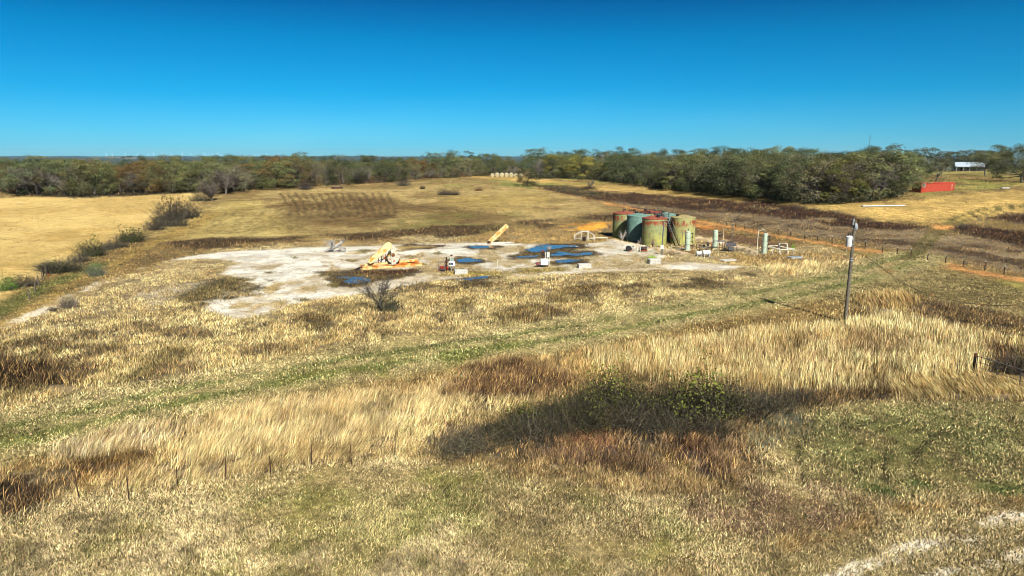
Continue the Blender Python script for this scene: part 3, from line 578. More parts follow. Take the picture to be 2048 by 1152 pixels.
# ------------------------------------------------------------------ grass and weeds: real blades
def blades(N=3000000, seed=1):
    rg = np.random.default_rng(seed)
    az = rg.uniform(-46, 46, N) * math.pi / 180; r = 18.5 * np.exp(rg.random(N) ** .92 * math.log(300 / 18.5))
    x = r * np.sin(az); y = r * np.cos(az)
    js = .08 + .0038 * r
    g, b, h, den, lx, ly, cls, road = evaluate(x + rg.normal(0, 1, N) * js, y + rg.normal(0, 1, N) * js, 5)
    cl = fbm(x, y, .55, 2, 61) * .55 + fbm(x, y, 1.8, 2, 62) * .45
    keep = rg.random(N) < den * np.where(cls == 0, np.clip((cl - .26) / .2, .5, 1.0), np.clip((cl - .345) / .21, .07, 1.0))
    x, y, r, b, h, lx, ly, cls = [a_[keep] for a_ in (x, y, r, b, h, lx, ly, cls)]; N = len(x)
    tone = .5 + sum((vnoise(x / s_, y / s_, 60 + k) - .5) * a_ for k, (s_, a_) in enumerate(((.22, .5), (.5, .55), (1.1, .55), (2.6, .45))))
    tone = np.clip(tone, 0, 1)
    u = rg.random(N)                                      # a few odd stems in every stand
    lum = b @ np.array([.3, .55, .15]); ds = np.where(cls == 3, .16, np.where(cls == 0, .16, .04))[:, None]; b = b * (1 - ds) + ds * lum[:, None]
    b = np.where(((cls == 3) & (u < np.where(r > 80, .07, .22)))[:, None], lin((206, 168, 104)) * ALB * .9, b)
    b = np.where(((cls == 1) & (u < .10))[:, None], lin((96, 74, 42)) * ALB, b)
    b = np.where((((cls == 0) | (cls == 4)) & (u < .07))[:, None], lin((92, 92, 44)) * ALB, b)
    b = np.where((((cls == 0) | (cls == 4)) & (u > .88) & (r < 80))[:, None], lin((244, 214, 150)) * ALB, b)
    hh = h * rg.uniform(.5, 1.3, N) * (.72 + .56 * tone)
    w = np.maximum(.011, .00070 * r) * rg.uniform(.6, 1.4, N) * np.where(cls == 2, .85, np.where(cls == 0, 1.45, np.where((cls == 1) | (cls == 3), 1 - .3 * sm((r - 60) / 40), 1)))
    hh = np.where(cls == 0, np.maximum(hh, .11 * rg.uniform(.8, 2.0, N)), hh)
    th = rg.uniform(0, 2 * math.pi, N); ln = rg.uniform(.15, .75, N)
    sp = np.where(cls == 2, .42, np.where(cls == 0, 2.1, np.where(cls == 3, 1.25, 1.15 + .5 * sm((r - 50) / 40))))
    hh = hh * np.where((cls == 3) | (cls == 1), 1 - .45 * sm((r - 55) / 50), 1)
    dx = np.cos(th) * ln * sp + lx * 1.1; dy = np.sin(th) * ln * sp + ly * 1.1
    nrm = 1 / np.sqrt(1 + dx * dx + dy * dy)
    tipx = dx * nrm * hh; tipy = dy * nrm * hh; tipz = nrm * hh
    ph = rg.uniform(0, math.pi, N); wx = np.cos(ph) * w; wy = np.sin(ph) * w
    z = terrain(x, y) - .03
    B = np.stack([x, y, z], 1); T = np.stack([tipx, tipy, tipz], 1); Wd = np.stack([wx, wy, wx * 0], 1)
    mid = T * np.array([.38, .38, .62]) ;
    V = np.empty((N, 5, 3), np.float32)
    V[:, 0] = B - Wd * .5; V[:, 1] = B + Wd * .5; V[:, 2] = B + mid + Wd * .42; V[:, 3] = B + mid - Wd * .42; V[:, 4] = B + T
    j = np.where(rg.random(N) < .24, rg.uniform(.2, .45, N), rg.uniform(.72, 1.5, N))[:, None] * (.5 + 1.0 * tone[:, None] - (.2 * (tone - .5) * sm((r - 70) / 60))[:, None])  # some blades darkened at random, standing in for shade between stems
    C = np.clip(b * j, .004, .8)
    C = C * (1 + rg.normal(0, .05, (N, 3)))
    mt = attr_mat('blade', tint=False, transl=.22, rough=.8)
    names = {0: ('mown_grass', 'short mown olive and straw coloured grass of the foreground and the green lane', 'grass'),
             1: ('straw_grass', 'knee high dry yellow straw grass around the white well pad', 'grass'),
             2: ('tall_grass', 'tall pale golden grass standing in bright stands before the fence line', 'grass'),
             3: ('brown_weeds', 'dark brown dead weeds in bands and clumps across the field', 'weeds'),
             4: ('meadow_grass', 'low tan grass stubble over the far meadow and hay field', 'grass')}
    for c, (nm, lb, ct) in names.items():
        s_ = cls == c; n = int(s_.sum())
        if not n: continue
        v = V[s_].reshape(-1, 3); cc = np.repeat(C[s_], 5, 0); o5 = np.arange(n)[:, None] * 5
        flat = np.concatenate([(o5 + np.array([0, 1, 2, 3])), (o5 + np.array([3, 2, 4]))], 1).ravel()
        tot = np.tile(np.array([4, 3]), n)
        o = link(nm, np_mesh(nm, v, flat, tot, cc, mt)); tag(o, lb, ct, kind='stuff')
        print(nm, n)
blades()
# ------------------------------------------------------------------ sun, sky
SUN_AZ, SUN_EL = R(160), R(38)          # from behind the camera, a little to its right
sd = Vector((math.sin(SUN_AZ) * math.cos(SUN_EL), math.cos(SUN_AZ) * math.cos(SUN_EL), math.sin(SUN_EL)))
sl = bpy.data.lights.new('sun', 'SUN'); sl.energy = 4.6; sl.angle = R(.53); sl.color = (1, .98, .92)
so = bpy.data.objects.new('sun', sl); COL.objects.link(so); so.rotation_euler = sd.to_track_quat('Z', 'Y').to_euler(); so.location = (0, 0, 80)
wd = bpy.data.worlds.new('World'); S.world = wd; wd.use_nodes = True
nt = wd.node_tree; bg = nt.nodes['Background']
sky = nt.nodes.new('ShaderNodeTexSky'); sky.sky_type = 'NISHITA'; sky.sun_disc = False
sky.sun_elevation = SUN_EL; sky.sun_rotation = SUN_AZ; sky.altitude = 300; sky.air_density = 1.0; sky.dust_density = .3; sky.ozone_density = 3.0
tc = nt.nodes.new('ShaderNodeTexCoord'); sp = nt.nodes.new('ShaderNodeSeparateXYZ'); nt.links.new(tc.outputs['Generated'], sp.inputs[0])
rp = nt.nodes.new('ShaderNodeValToRGB'); nt.links.new(sp.outputs[2], rp.inputs[0])
els = SKY_STOPS = [(0.0, (0.072, 0.225, 0.3465)), (0.015, (0.0513, 0.207, 0.3555)), (0.083, (0.0072, 0.1674, 0.2835)), (0.155, (0.0, 0.1404, 0.2358)), (0.225, (0.0, 0.0648, 0.1422)), (0.32, (0.018, 0.081, 0.162)), (0.5, (0.0675, 0.1125, 0.1665)), (1.0, (0.09, 0.126, 0.171))]
cr = rp.color_ramp
while len(cr.elements) < len(els): cr.elements.new(.5)
for e, (p_, c_) in zip(cr.elements, els): e.position = p_; e.color = (*c_, 1)
mp = nt.nodes.new('ShaderNodeMapping'); mp.inputs['Scale'].default_value = (1.6, 1.6, 13); nt.links.new(tc.outputs['Generated'], mp.inputs['Vector'])
thin = math_(nt, 'MULTIPLY', maprange(nt, noise(nt, 1.6, 5, mp.outputs['Vector'], .6), .42, .78, 0, .08), maprange(nt, sp.outputs[2], .13, .02))      # faint thin cirrus low in the sky
veil = mixc(nt, thin, rp.outputs[0], (.20, .33, .40))
nt.links.new(mixc(nt, 1.0, sky.outputs[0], veil, 'MULTIPLY'), bg.inputs['Color'])
bg.inputs['Strength'].default_value = .12
# ------------------------------------------------------------------ trees and shrubs
LEAF = attr_mat('leaf', True, .18, rough=.7); BARK = attr_mat('bark', True, 0, rough=.9)
def quads_mesh(name, Q, C, mat):
    Q = np.asarray(Q, np.float32); n = len(Q)
    return np_mesh(name, Q.reshape(-1, 3), np.arange(n * 4), np.full(n, 4), np.repeat(np.asarray(C, np.float32), 4, 0), mat)
def leaf_quads(rg, cen, nrm, size, asp=(.6, 1.0)):
    """one leaf cluster quad at each centre, facing roughly along nrm"""
    n = len(cen); d = nrm + rg.normal(0, .55, (n, 3)); d /= np.linalg.norm(d, axis=1, keepdims=True) + 1e-9
    a = rg.normal(0, 1, (n, 3)); u = np.cross(d, a); u /= np.linalg.norm(u, axis=1, keepdims=True) + 1e-9; v = np.cross(d, u)
    s = size * rg.uniform(.55, 1.25, (n, 1)); k = rg.uniform(*asp, (n, 1)); u = u * s * .5; v = v * s * .5 * k
    return np.stack([cen - u - v * .3, cen + v * .0 - v, cen + u + v * .2, cen + v], 1)
def limbs_bm(rg, H, ends, r0, trunk_top, forks=True):
    m = MB(); top = Vector((rg.normal(0, .03) * H, rg.normal(0, .03) * H, trunk_top * H))
    m.tube([(0, 0, -.4), (0, 0, .12 * H * trunk_top), top * .6, top], [r0 * 1.35, r0, r0 * .85, r0 * .7], 7)
    for e in ends:
        e = Vector(e); md = top.lerp(e, .5) + Vector(rg.normal(0, .035, 3) * H)
        m.tube([top - Vector((0, 0, .1 * H * rg.random())), md, e], [r0 * .5, r0 * .3, r0 * .08], 5, False)
        if forks:
            for _ in range(2):
                f = e + Vector(rg.normal(0, .09, 3) * H); m.tube([md, md.lerp(f, .55) + Vector(rg.normal(0, .02, 3) * H), f], [r0 * .22, r0 * .13, r0 * .03], 4, False)
    return m
def mb_mesh(name, m, mat, col, rg, var=.2):
    me = bpy.data.meshes.new(name); me.from_pydata(m.v, [], m.f); n = len(m.v)
    ca = me.color_attributes.new('col', 'FLOAT_COLOR', 'POINT'); c4 = np.ones((n, 4), np.float32)
    c4[:, :3] = np.asarray(col) * (1 + var * rg.uniform(-1, 1, (n, 1))); ca.data.foreach_set('color', c4.ravel())
    me.materials.append(mat); return me
def oak_meshes(seed, H=10., spread=.52, low=.12, nc=40, per=125, leaf=.27, gaps=.25, base=(.064, .066, .031), bark=(.055, .048, .04)):
    """crown = leaf clusters gathered in clumps over an uneven shell, trunk with limbs"""
    rg = np.random.default_rng(seed); cs = []
    while len(cs) < nc:
        d = rg.normal(0, 1, 3); d /= np.linalg.norm(d); d[2] = abs(d[2]) * 1.0 if rg.random() < .72 else d[2]
        f = .74 + .30 * rg.random() ** .6; bump = 1 + .22 * math.sin(d[0] * 4 + seed) * math.cos(d[1] * 3.3 - seed)
        p = np.array([d[0] * spread * H * f * bump, d[1] * spread * H * f * bump, H * (.5 + low * .5) + d[2] * H * (.5 - low * .5) * f * (.93 + .1 * bump)])
        if p[2] > max(low * H * .6, .04 * H) and p[2] < H: cs.append(p)
    cs = np.array(cs); Q = []; C = []
    if low < .1:                                              # full crown down to the ground
        cs = []
        for k in range(nc):
            z = .06 + .90 * ((k + rg.random()) / nc) ** .9; pr = math.sqrt(max(.02, 1 - ((z - .46) / .56) ** 2)); a = rg.uniform(0, 2 * math.pi)
            rr = pr * spread * H * (.62 + .42 * rg.random() ** .6) * (1 + .2 * math.sin(3 * a + seed)); cs.append((rr * math.cos(a), rr * math.sin(a), z * H * (1 + .05 * math.sin(2 * a + seed))))
        cs = np.array(cs)
    core = np.array([0, 0, H * .5])
    for c in cs:
        n = int(per * rg.uniform(.6, 1.4)); rad = H * rg.uniform(.085, .15)
        v = rg.normal(0, 1, (n, 3)); v /= np.linalg.norm(v, axis=1, keepdims=True); v[:, 2] = np.where(rg.random(n) < .6, abs(v[:, 2]), v[:, 2])
        rr = rad * (.45 + .6 * rg.random((n, 1)) ** .5); pts = c + v * rr * np.array([1.1, 1.1, .92])
        out = (c - core); out /= np.linalg.norm(out); nr = v * .9 + out * .35 + np.array([0, 0, .08])
        Q.append(leaf_quads(rg, pts, nr, leaf)); tone = rg.uniform(.62, 1.45); hue = rg.normal(0, .1)
        col = np.asarray(base) * tone * (1 + np.array([.6, 0, -.3]) * hue); C.append(col * rg.uniform(.65, 1.4, (n, 1)))
    crown = quads_mesh('crown', np.concatenate(Q), np.clip(np.concatenate(C), .004, .6), LEAF)
    far = cs[rg.permutation(nc)[:9]]
    trunk = mb_mesh('trunk', limbs_bm(rg, H, [c * .92 for c in far], .028 * H, .3), BARK, bark, rg)
    return crown, trunk
def bare_meshes(seed, H=9., spread=.5, nb=10, tw=46, col=(.15, .135, .115), up=.8, width=.05, dead=False, leaves=0, leafcol=(.1, .12, .03)):
    """crown of bare twigs (thin crossed strips) on a limbed trunk"""
    rg = np.random.default_rng(seed); ends = []; Q = []; C = []
    for k in range(nb):
        a = rg.uniform(0, 2 * math.pi); e = rg.uniform(.25, 1); L = H * rg.uniform(.45, .75)
        ends.append(np.array([math.cos(a) * spread * H * e * .75, math.sin(a) * spread * H * e * .75, H * rg.uniform(.38, .85)]))
    LQ = []; LC = []
    for e in ends:
        for t in range(tw):
            s = rg.uniform(.35, 1.02); p = e * s + np.array([0, 0, H * .1 * (1 - s)]); p = p + rg.normal(0, .03, 3) * H
            out = e * np.array([1, 1, .0]); out = out / (np.linalg.norm(out) + 1e-6)
            d = rg.normal(0, .55, 3) + out * .6 + np.array([0, 0, up]); d /= np.linalg.norm(d); L = H * rg.uniform(.08, .2)
            q = p + d * L * .55 + rg.normal(0, .02, 3) * H; r = p + d * L + rg.normal(0, .03, 3) * H
            w = width * rg.uniform(.6, 1.3); sd_ = np.cross(d, rg.normal(0, 1, 3)); sd_ = sd_ / np.linalg.norm(sd_) * w
            Q.append([p - sd_, p + sd_, q + sd_ * .6, q - sd_ * .6]); Q.append([q - sd_ * .6, q + sd_ * .6, r + sd_ * .15, r - sd_ * .15])
            cc = np.asarray(col) * rg.uniform(.55, 1.45); C += [cc, cc]
            if leaves and rg.random() < leaves: LQ.append(r + rg.normal(0, .015, 3) * H)
    if LQ:
        LQ = np.array(LQ); lq = leaf_quads(rg, LQ, np.tile([0, 0, 1.], (len(LQ), 1)), H * .045 if H > 3 else .13)
        Q = np.concatenate([np.array(Q), lq]); C = np.concatenate([np.array(C), np.asarray(leafcol) * rg.uniform(.6, 1.5, (len(lq), 1))])
    crown = quads_mesh('crown', np.array(Q), np.array(C), BARK)
    trunk = mb_mesh('trunk', limbs_bm(rg, H, ends, .022 * H, .22), BARK, np.asarray(col) * .9, rg)
    return crown, trunk
def bush_meshes(seed, H=2., Wd=2.4, n=700, leaf=.16, base=(.06, .08, .02), twig=(.10, .085, .07), tw=240, tww=.018, n2=0, base2=(.028, .026, .014)):
    rg = np.random.default_rng(seed); Q = []; C = []
    if n:
        v = rg.normal(0, 1, (n, 3)); v /= np.linalg.norm(v, axis=1, keepdims=True); v[:, 2] = abs(v[:, 2])
        lob = 1 + .28 * np.sin(v[:, 0:1] * 5 + seed) * np.cos(v[:, 1:2] * 4.2 - seed) + .15 * np.sin(v[:, 2:3] * 9 + v[:, 0:1] * 7)
        p = v * (.5 + .55 * rg.random((n, 1)) ** .5) * lob * np.array([Wd * .5, Wd * .5, H * .92]) + np.array([0, 0, .05 * H])
        Q.append(leaf_quads(rg, p, v + np.array([0, 0, .3]), leaf)); cl = .75 + .5 * vnoise(p[:, 0] * 2.2, p[:, 2] * 2.2 + p[:, 1], seed)[:, None]
        C.append(np.asarray(base) * cl * rg.uniform(.55, 1.55, (n, 1)))
    if n2:
        v = rg.normal(0, 1, (n2, 3)); v /= np.linalg.norm(v, axis=1, keepdims=True); v[:, 2] = abs(v[:, 2])
        p = v * (.3 + .65 * rg.random((n2, 1))) * np.array([Wd * .5, Wd * .5, H * .9])
        Q.append(leaf_quads(rg, p, v, leaf * 1.1, (.25, .6))); C.append(np.asarray(base2) * rg.uniform(.5, 2.2, (n2, 1)))
    if tw:
        d = rg.normal(0, .6, (tw, 3)) * np.array([1, 1, .3]) + np.array([0, 0, .85]); d /= np.linalg.norm(d, axis=1, keepdims=True)
        a = rg.normal(0, .20, (tw, 3)) * np.array([Wd, Wd, 0]); L = H * rg.uniform(.35, .95, (tw, 1)); sd_ = np.cross(d, rg.normal(0, 1, (tw, 3))); sd_ = sd_ / np.linalg.norm(sd_, axis=1, keepdims=True) * tww * rg.uniform(.6, 1.4, (tw, 1))
        md = a + d * L * .5 + rg.normal(0, .05, (tw, 3)) * H; en = a + d * L * np.array([1.25, 1.25, 1]) + rg.normal(0, .09, (tw, 3)) * H; en[:, 2] = np.maximum(en[:, 2], .1)
        Q.append(np.stack([a - sd_, a + sd_, md + sd_ * .7, md - sd_ * .7], 1)); Q.append(np.stack([md - sd_ * .7, md + sd_ * .7, en + sd_ * .2, en - sd_ * .2], 1))
        tc_ = np.asarray(twig) * np.where(rg.random((tw, 1)) < .18, rg.uniform(1.6, 2.8, (tw, 1)), rg.uniform(.25, 1.3, (tw, 1))); C += [tc_, tc_]
    return quads_mesh('foliage', np.concatenate(Q), np.clip(np.concatenate(C), .003, .6), LEAF)
OAK = [oak_meshes(11, spread=.50, low=.03, nc=46), oak_meshes(12, spread=.58, low=.02, nc=48), oak_meshes(13, spread=.46, low=.05), oak_meshes(14, spread=.54, low=.0, nc=52), oak_meshes(15, spread=.62, low=.04, nc=50)]
SPARSE = [oak_meshes(21, spread=.52, nc=42, per=80, leaf=.23, low=.02), oak_meshes(22, spread=.56, nc=46, per=74, leaf=.23, low=.02)]
OPEN = [oak_meshes(31, spread=.50, nc=38, per=110, low=.40, leaf=.27), oak_meshes(32, spread=.58, nc=42, per=110, low=.42, leaf=.27)]
BARE = [bare_meshes(41, tw=85), bare_meshes(42, spread=.58, tw=85), bare_meshes(43, spread=.46, nb=12, tw=75)]
KINDS = {  # kind: meshes, object colour, words, category
    'dark': (OAK, (.80, .92, .80), 'dark green oak'), 'olive': (OAK, (1.25, 1.28, .95), 'olive green oak'), 'yellow': (OAK, (2.0, 1.75, .75), 'yellow green oak'),
    'rust': (OAK, (1.45, .9, .65), 'rust red oak'), 'brown': (SPARSE, (1.15, 1.0, .8), 'thin brown oak'), 'greygreen': (SPARSE, (1.6, 1.45, 1.6), 'thin grey green oak'),
    'bare': (BARE, (.72, .69, .64), 'bare grey tree'), 'open': (OPEN, (1.2, 1.2, 1.0), 'spreading oak')}
def tree(kind, loc, H, rz, label, group=None, wide=1.0, tint=None, var=None):
    ms, col, words = KINDS[kind]; k = random.randrange(len(ms)) if var is None else var
    t = thing('oak_tree' if kind != 'bare' else 'bare_tree', label, 'tree', loc, rz, group)
    s = H / (9. if kind == 'bare' else 10.) * 1.0; t.scale = (s * wide, s * wide, s)
    j = random.uniform(.66, 1.3); col = tint or col
    c = link('crown', ms[k][0], t); c.color = (col[0] * j * random.uniform(.94, 1.06), col[1] * j, col[2] * j, 1)
    tr = link('trunk', ms[k][1], t); tr.color = (1, 1, 1, 1) if kind != 'bare' else (col[0], col[1], col[2], 1)
    return t
def interp(pts, x):
    return float(np.interp(x, [p[0] for p in pts], [p[1] for p in pts]))
def wood(name, base_line, top_line, x0, x1, step, kinds_front, kinds_back, back, side):
    """rows of trees: the first stands on the wood's front edge, the others behind it; heights follow the skyline of the photograph"""
    rows = [(0, kinds_front, .0)] + [(d, kinds_back, 1.) for d in back]; made = []
    for ri, (d, kinds, bk) in enumerate(rows):
        x = x0 + random.uniform(0, step)
        while x < x1:
            p = P(x, interp(base_line, x)); dr = Vector((p.x, p.y, 0)).normalized()
            q = p + dr * (d + random.uniform(-.25, .25) * (14 if d else 3)) ; q.z = G(q.x, q.y)
            uu = 1024 + F * q.x / (q.y * math.cos(PITCH) + (EYE - q.z) * math.sin(PITCH))
            ty = interp(top_line, uu) + (random.uniform(4, 26) if ri == 0 else random.uniform(3, 14) if ri < len(rows) - 2 else random.choice((random.uniform(-8, 0), random.uniform(0, 10))))
            if ri == 0 and random.random() < .12: ty = interp(top_line, uu) + 3
            r_ = ray(uu, ty); zt = EYE + r_[2] / math.hypot(r_[0], r_[1]) * math.hypot(q.x, q.y)
            H = min(max((zt - q.z) * 1.03, 4.2 if ri == 0 else 6.0), 13.5)
            made.append((ri, random.choice(kinds), q, H, uu)); x += step * random.uniform(.6, 1.4) * (1.0 if ri == 0 else 1.1)
    names = {}
    for m in made: names.setdefault((min(m[0], 2), m[1]), []).append(m)
    for (ri, kind), L in names.items():
        L.sort(key=lambda m: m[4]); n = len(L)
        where = ('at the front of ' + side, 'in second row of ' + side, 'deep in ' + side)[ri]
        for i, (r0, k, q, H, uu) in enumerate(L):
            w = KINDS[kind][2]
            lab = f'{w} {where}, {ordw(i, n)} of its kind' if n > 1 else f'the only {w} {where}'
            tree(kind, (q.x, q.y, q.z - .1), H, random.uniform(0, 6.28), lab, 'trees of the ' + side, random.uniform(1.1, 1.6))
    return len(made)
lbase = [(-120, 372), (0, 374), (20, 388), (140, 390), (250, 386), (400, 382), (470, 384), (520, 378), (600, 374), (700, 368), (760, 366), (840, 358), (900, 356), (1000, 350), (1040, 351)]
ltop = [(-120, 320), (0, 322), (100, 319), (150, 322), (180, 323), (300, 320), (390, 317), (500, 320), (590, 314), (650, 320), (730, 316), (790, 319), (850, 316), (930, 310), (990, 317), (1050, 322)]
n1 = wood('left', lbase, ltop, -60, 1030, 26, ['olive', 'dark', 'bare', 'greygreen', 'bare', 'brown', 'olive', 'greygreen', 'bare', 'rust'], ['olive', 'dark', 'olive', 'dark', 'greygreen', 'olive', 'brown', 'dark', 'rust', 'olive'], [13, 32, 60, 100], 'left wood')
rbase = [(1050, 356), (1110, 355), (1180, 358), (1220, 361), (1260, 366), (1330, 376), (1400, 384), (1480, 392), (1560, 400), (1640, 406), (1700, 403), (1770, 396), (1800, 390)]
rtop = [(1050, 312), (1075, 306), (1130, 304), (1200, 307), (1260, 305), (1320, 308), (1380, 304), (1430, 307), (1465, 298), (1520, 304), (1580, 302), (1640, 304), (1700, 304), (1750, 294), (1800, 304)]
n2 = wood('right', rbase, rtop, 1062, 1790, 27, ['dark', 'dark', 'olive', 'bare', 'greygreen', 'bare', 'dark', 'yellow'], ['dark', 'dark', 'olive', 'greygreen', 'bare', 'dark'], [11, 27, 50, 85], 'right wood')
def ftree(kind, u, v, topv, label, wide=1.0, tint=None, var=None, dz=0):
    p = P(u, v); r_ = ray(u, topv); zt = EYE + r_[2] / math.hypot(r_[0], r_[1]) * math.hypot(p.x, p.y)
    return tree(kind, (p.x, p.y, p.z - .1), (zt - p.z) * 1.02, random.uniform(0, 6.28), label, None, wide, tint, var)
# particular trees one can point at
ftree('yellow', 1668, 405, 318, 'big rounded yellow green oak standing out at the corner of the right wood', 1.15, (1.5, 1.5, .7), 1)
ftree('dark', 1585, 402, 322, 'big dark leafy oak beside the yellow green oak at the wood corner', 1.1, None, 3)
ftree('bare', 1772, 392, 297, 'tall bare grey tree with pale limbs left of the red container', 1.35, (1.05, 1, .98), 0)
ftree('bare', 1742, 398, 330, 'low bare grey tree between yellow green oak and tall bare tree', 1.3, None, 2)
ftree('bare', 1806, 386, 338, 'small bare grey tree touching the left end of red container', 1.3, None, 1)
ftree('greygreen', 1872, 362, 318, 'grey green oak right behind the red container', 1.2, None, 0)
ftree('dark', 1838, 362, 322, 'dark green oak behind the left end of red container', 1.1, None, 2)
ftree('open', 1969, 352, 305, 'spreading oak with bare trunk just right of the white house', 1.1, None, 0)
ftree('open', 1994, 351, 308, 'spreading oak with slender trunk standing alone right of the house oak', 1.1, (1.05, 1.1, .95), 1)
ftree('dark', 2042, 366, 296, 'dark oak cut by the right edge beside the white plank', 1.15, (.7, .75, .62), 4)
for i, (u, v, t_) in enumerate(((1812, 340, 300), (1836, 338, 303), (1862, 336, 293), (1886, 336, 306), (1905, 333, 304), (1926, 331, 300), (1948, 331, 297), (1968, 333, 299), (1990, 336, 302), (2012, 338, 289), (2032, 338, 297), (2054, 338, 292))):
    dd = 640. if 1895 < u < 1975 else (330. if i % 2 else 400.); r_ = ray(u, t_ + 2); sc_ = dd / math.hypot(r_[0], r_[1]); q_ = Vector((r_[0] * sc_, r_[1] * sc_, 0)); q_.z = G(q_.x, q_.y) - .1
    tree(random.choice(['dark', 'dark', 'greygreen', 'olive']), q_, EYE + r_[2] * sc_ - q_.z, i * 1.3, f'dark tree on the skyline behind the white house, {ordw(i, 12)} of twelve', None, 1.35, (.85, .85, .75))
ftree('dark', 1055, 373, 340, 'lone dark oak in the open meadow beside the hay bales', 1.25, (.42, .47, .38), 3)
ftree('bare', 1181, 376, 357, 'small bare tree standing alone in front of the right wood', 1.0, (.6, .55, .5), 1)
ftree('olive', 790, 361, 316, 'dense round green oak standing in front of left wood at its right part', 1.15, (.85, .95, .7), 3)
ftree('rust', 170, 352, 319, 'brightest rust red oak rising among the left wood', 1.2, (2.9, .95, .6), 1)
ftree('bare', 452, 388, 336, 'wide bare grey tree at the top end of the shrub row', 1.7, (.62, .58, .55), 1)
ftree('bare', 425, 402, 358, 'dark leafless thicket tree at the far corner of hay field', 1.6, (.5, .45, .42), 2)
# low brush at the feet of both woods: nobody could count it
def brush(name, line, label, n, hgt, cols):
    rg = np.random.default_rng(len(label)); Q = []; C = []; pts = [P(u, v) for u, v in line]
    for k in range(n):
        i = rg.integers(0, len(pts) - 1); p = pts[i].lerp(pts[i + 1], rg.random()); dr = Vector((p.x, p.y, 0)).normalized(); p = p + dr * rg.uniform(-1.5, 9)
        m = 46; h = hgt * rg.uniform(.4, 1.2); c = np.array([p.x, p.y, G(p.x, p.y)]) + np.stack([rg.normal(0, .9, m), rg.normal(0, .9, m), rg.random(m) * h], 1)
        Q.append(leaf_quads(rg, c, rg.normal(0, 1, (m, 3)) + np.array([0, -.5, .6]), .42)); C.append(np.asarray(cols[rg.integers(len(cols))]) * rg.uniform(.5, 1.4, (m, 1)))
    o = link(name, quads_mesh(name, np.concatenate(Q), np.concatenate(C), LEAF)); tag(o, label, 'undergrowth', kind='stuff')
brush('underbrush', [(-60, 380), (0, 382)] + lbase[2:], 'dark brown and green brush along the foot of the left wood', 520, 2.2, [(.05, .045, .025), (.07, .055, .03), (.045, .05, .02), (.09, .05, .03)])
brush('underbrush', [(u, v + 2) for u, v in rbase], 'dark green brush along the foot of the right wood', 460, 2.4, [(.035, .042, .02), (.05, .05, .025), (.06, .055, .03)])
# shrubs in the field
def shrub(me, u, v, h, w, label, tint=(1, 1, 1), H0=2., W0=2.4, name='shrub', group=None):
    p = P(u, v); k = mpp(p); t = thing(name, label, 'shrub', (p.x, p.y, p.z - .05), random.uniform(0, 6.28), group)
    t.scale = (w * k / W0, w * k / W0, h * k / H0 * 1.05); o = link('foliage', me, t); o.color = (*tint, 1); return t
BU = [bush_meshes(51), bush_meshes(52, n=500, tw=420), bush_meshes(53, n=120, tw=700)]
GREY = [bush_meshes(54, n=1700, base=(.066, .058, .047), tw=160, twig=(.10, .09, .075), leaf=.10), bush_meshes(55, n=1500, base=(.075, .062, .048), tw=220, twig=(.11, .09, .075), leaf=.09)]
row = [(400, 402, 20, 26, GREY[0], 'grey leafless shrub at the top of the row along the hay field'), (372, 436, 34, 42, GREY[0], 'right lobe of three big purple grey shrubs beside the hay field'),
       (342, 441, 50, 46, GREY[1], 'tallest purple grey shrub halfway up the row beside hay field'), (352, 452, 26, 34, GREY[0], 'low grey shrub in front of the tallest purple grey shrub'),
       (310, 460, 28, 30, GREY[1], 'dark grey shrub below the tallest purple grey shrub'), (325, 452, 22, 26, GREY[0], 'small grey shrub filling the gap below the tallest shrub'),
       (262, 484, 28, 40, BU[1], 'spiky dark shrub in the middle of the row beside hay field'), (234, 494, 16, 34, GREY[1], 'thin grey shrub left of the spiky dark shrub'), (212, 500, 14, 26, GREY[0], 'low grey twigs right of the dark leaning bush'),
       (186, 512, 34, 36, BU[1], 'tall dark bush with black shadow in lower part of the row'), (160, 524, 22, 30, GREY[1], 'brown twiggy shrub left below the tall dark bush'),
       (118, 544, 30, 52, BU[2], 'wide leafless dark shrub above the small field gate posts'), (95, 538, 18, 24, BU[2], 'small leafless dark shrub at the left of the wide one'),
       (50, 572, 26, 36, GREY[1], 'pale grey twiggy shrub beside the bright green bush')]
for u, v, h, w, me, lab in row: shrub(me, u, v, h * 1.12, w * 1.3, lab, (.52, .52, .44) if me in GREY else (.5, .53, .4), group='shrub row beside the hay field')
shrub(BU[0], 16, 580, 34, 38, 'bright green bush at the left edge of the picture', (.95, 1.25, .7), name='bush')
shrub(BU[1], 193, 552, 32, 30, 'grey green sparse bush standing beside the access road', (1.1, 1.25, 1.2), name='bush')
shrub(BU[0], 1303, 525, 18, 19, 'bright lime green bush behind the ribbed concrete block', (2.6, 3.6, .9), name='bush')
shrub(BU[0], 1586, 500, 14, 9, 'small bright green sapling behind the pale pipe manifold', (2.2, 3.0, .9), name='bush')
shrub(GREY[0], 808, 371, 15, 26, 'grey dome shaped bush in front of the round green oak', (.6, .58, .55), name='bush')
shrub(GREY[1], 845, 378, 9, 12, 'tiny dark bush right of the grey dome shaped bush', (.42, .4, .38), name='bush')
shrub(GREY[0], 888, 390, 13, 26, 'left half of the dark low clump in mid meadow', (.45, .43, .42), name='bush')
shrub(GREY[1], 908, 390, 12, 26, 'right half of the dark low clump in mid meadow', (.45, .43, .42), name='bush')
shrub(GREY[1], 957, 381, 6, 18, 'small reddish brown bush right of the dark clump', (.9, .5, .4), name='bush')
shrub(GREY[0], 610, 379, 20, 26, 'dark bush in the gap before the left wood near the feeder', (.55, .5, .48), name='bush')
shrub(GREY[1], 108, 622, 12, 22, 'small dark bush beside the lower end of access road', (.5, .45, .4), name='bush')
shrub(BU[2], 137, 616, 34, 30, 'leafless pale grey sapling at the edge of the access road', (1.5, 1.4, 1.3), name='bush')
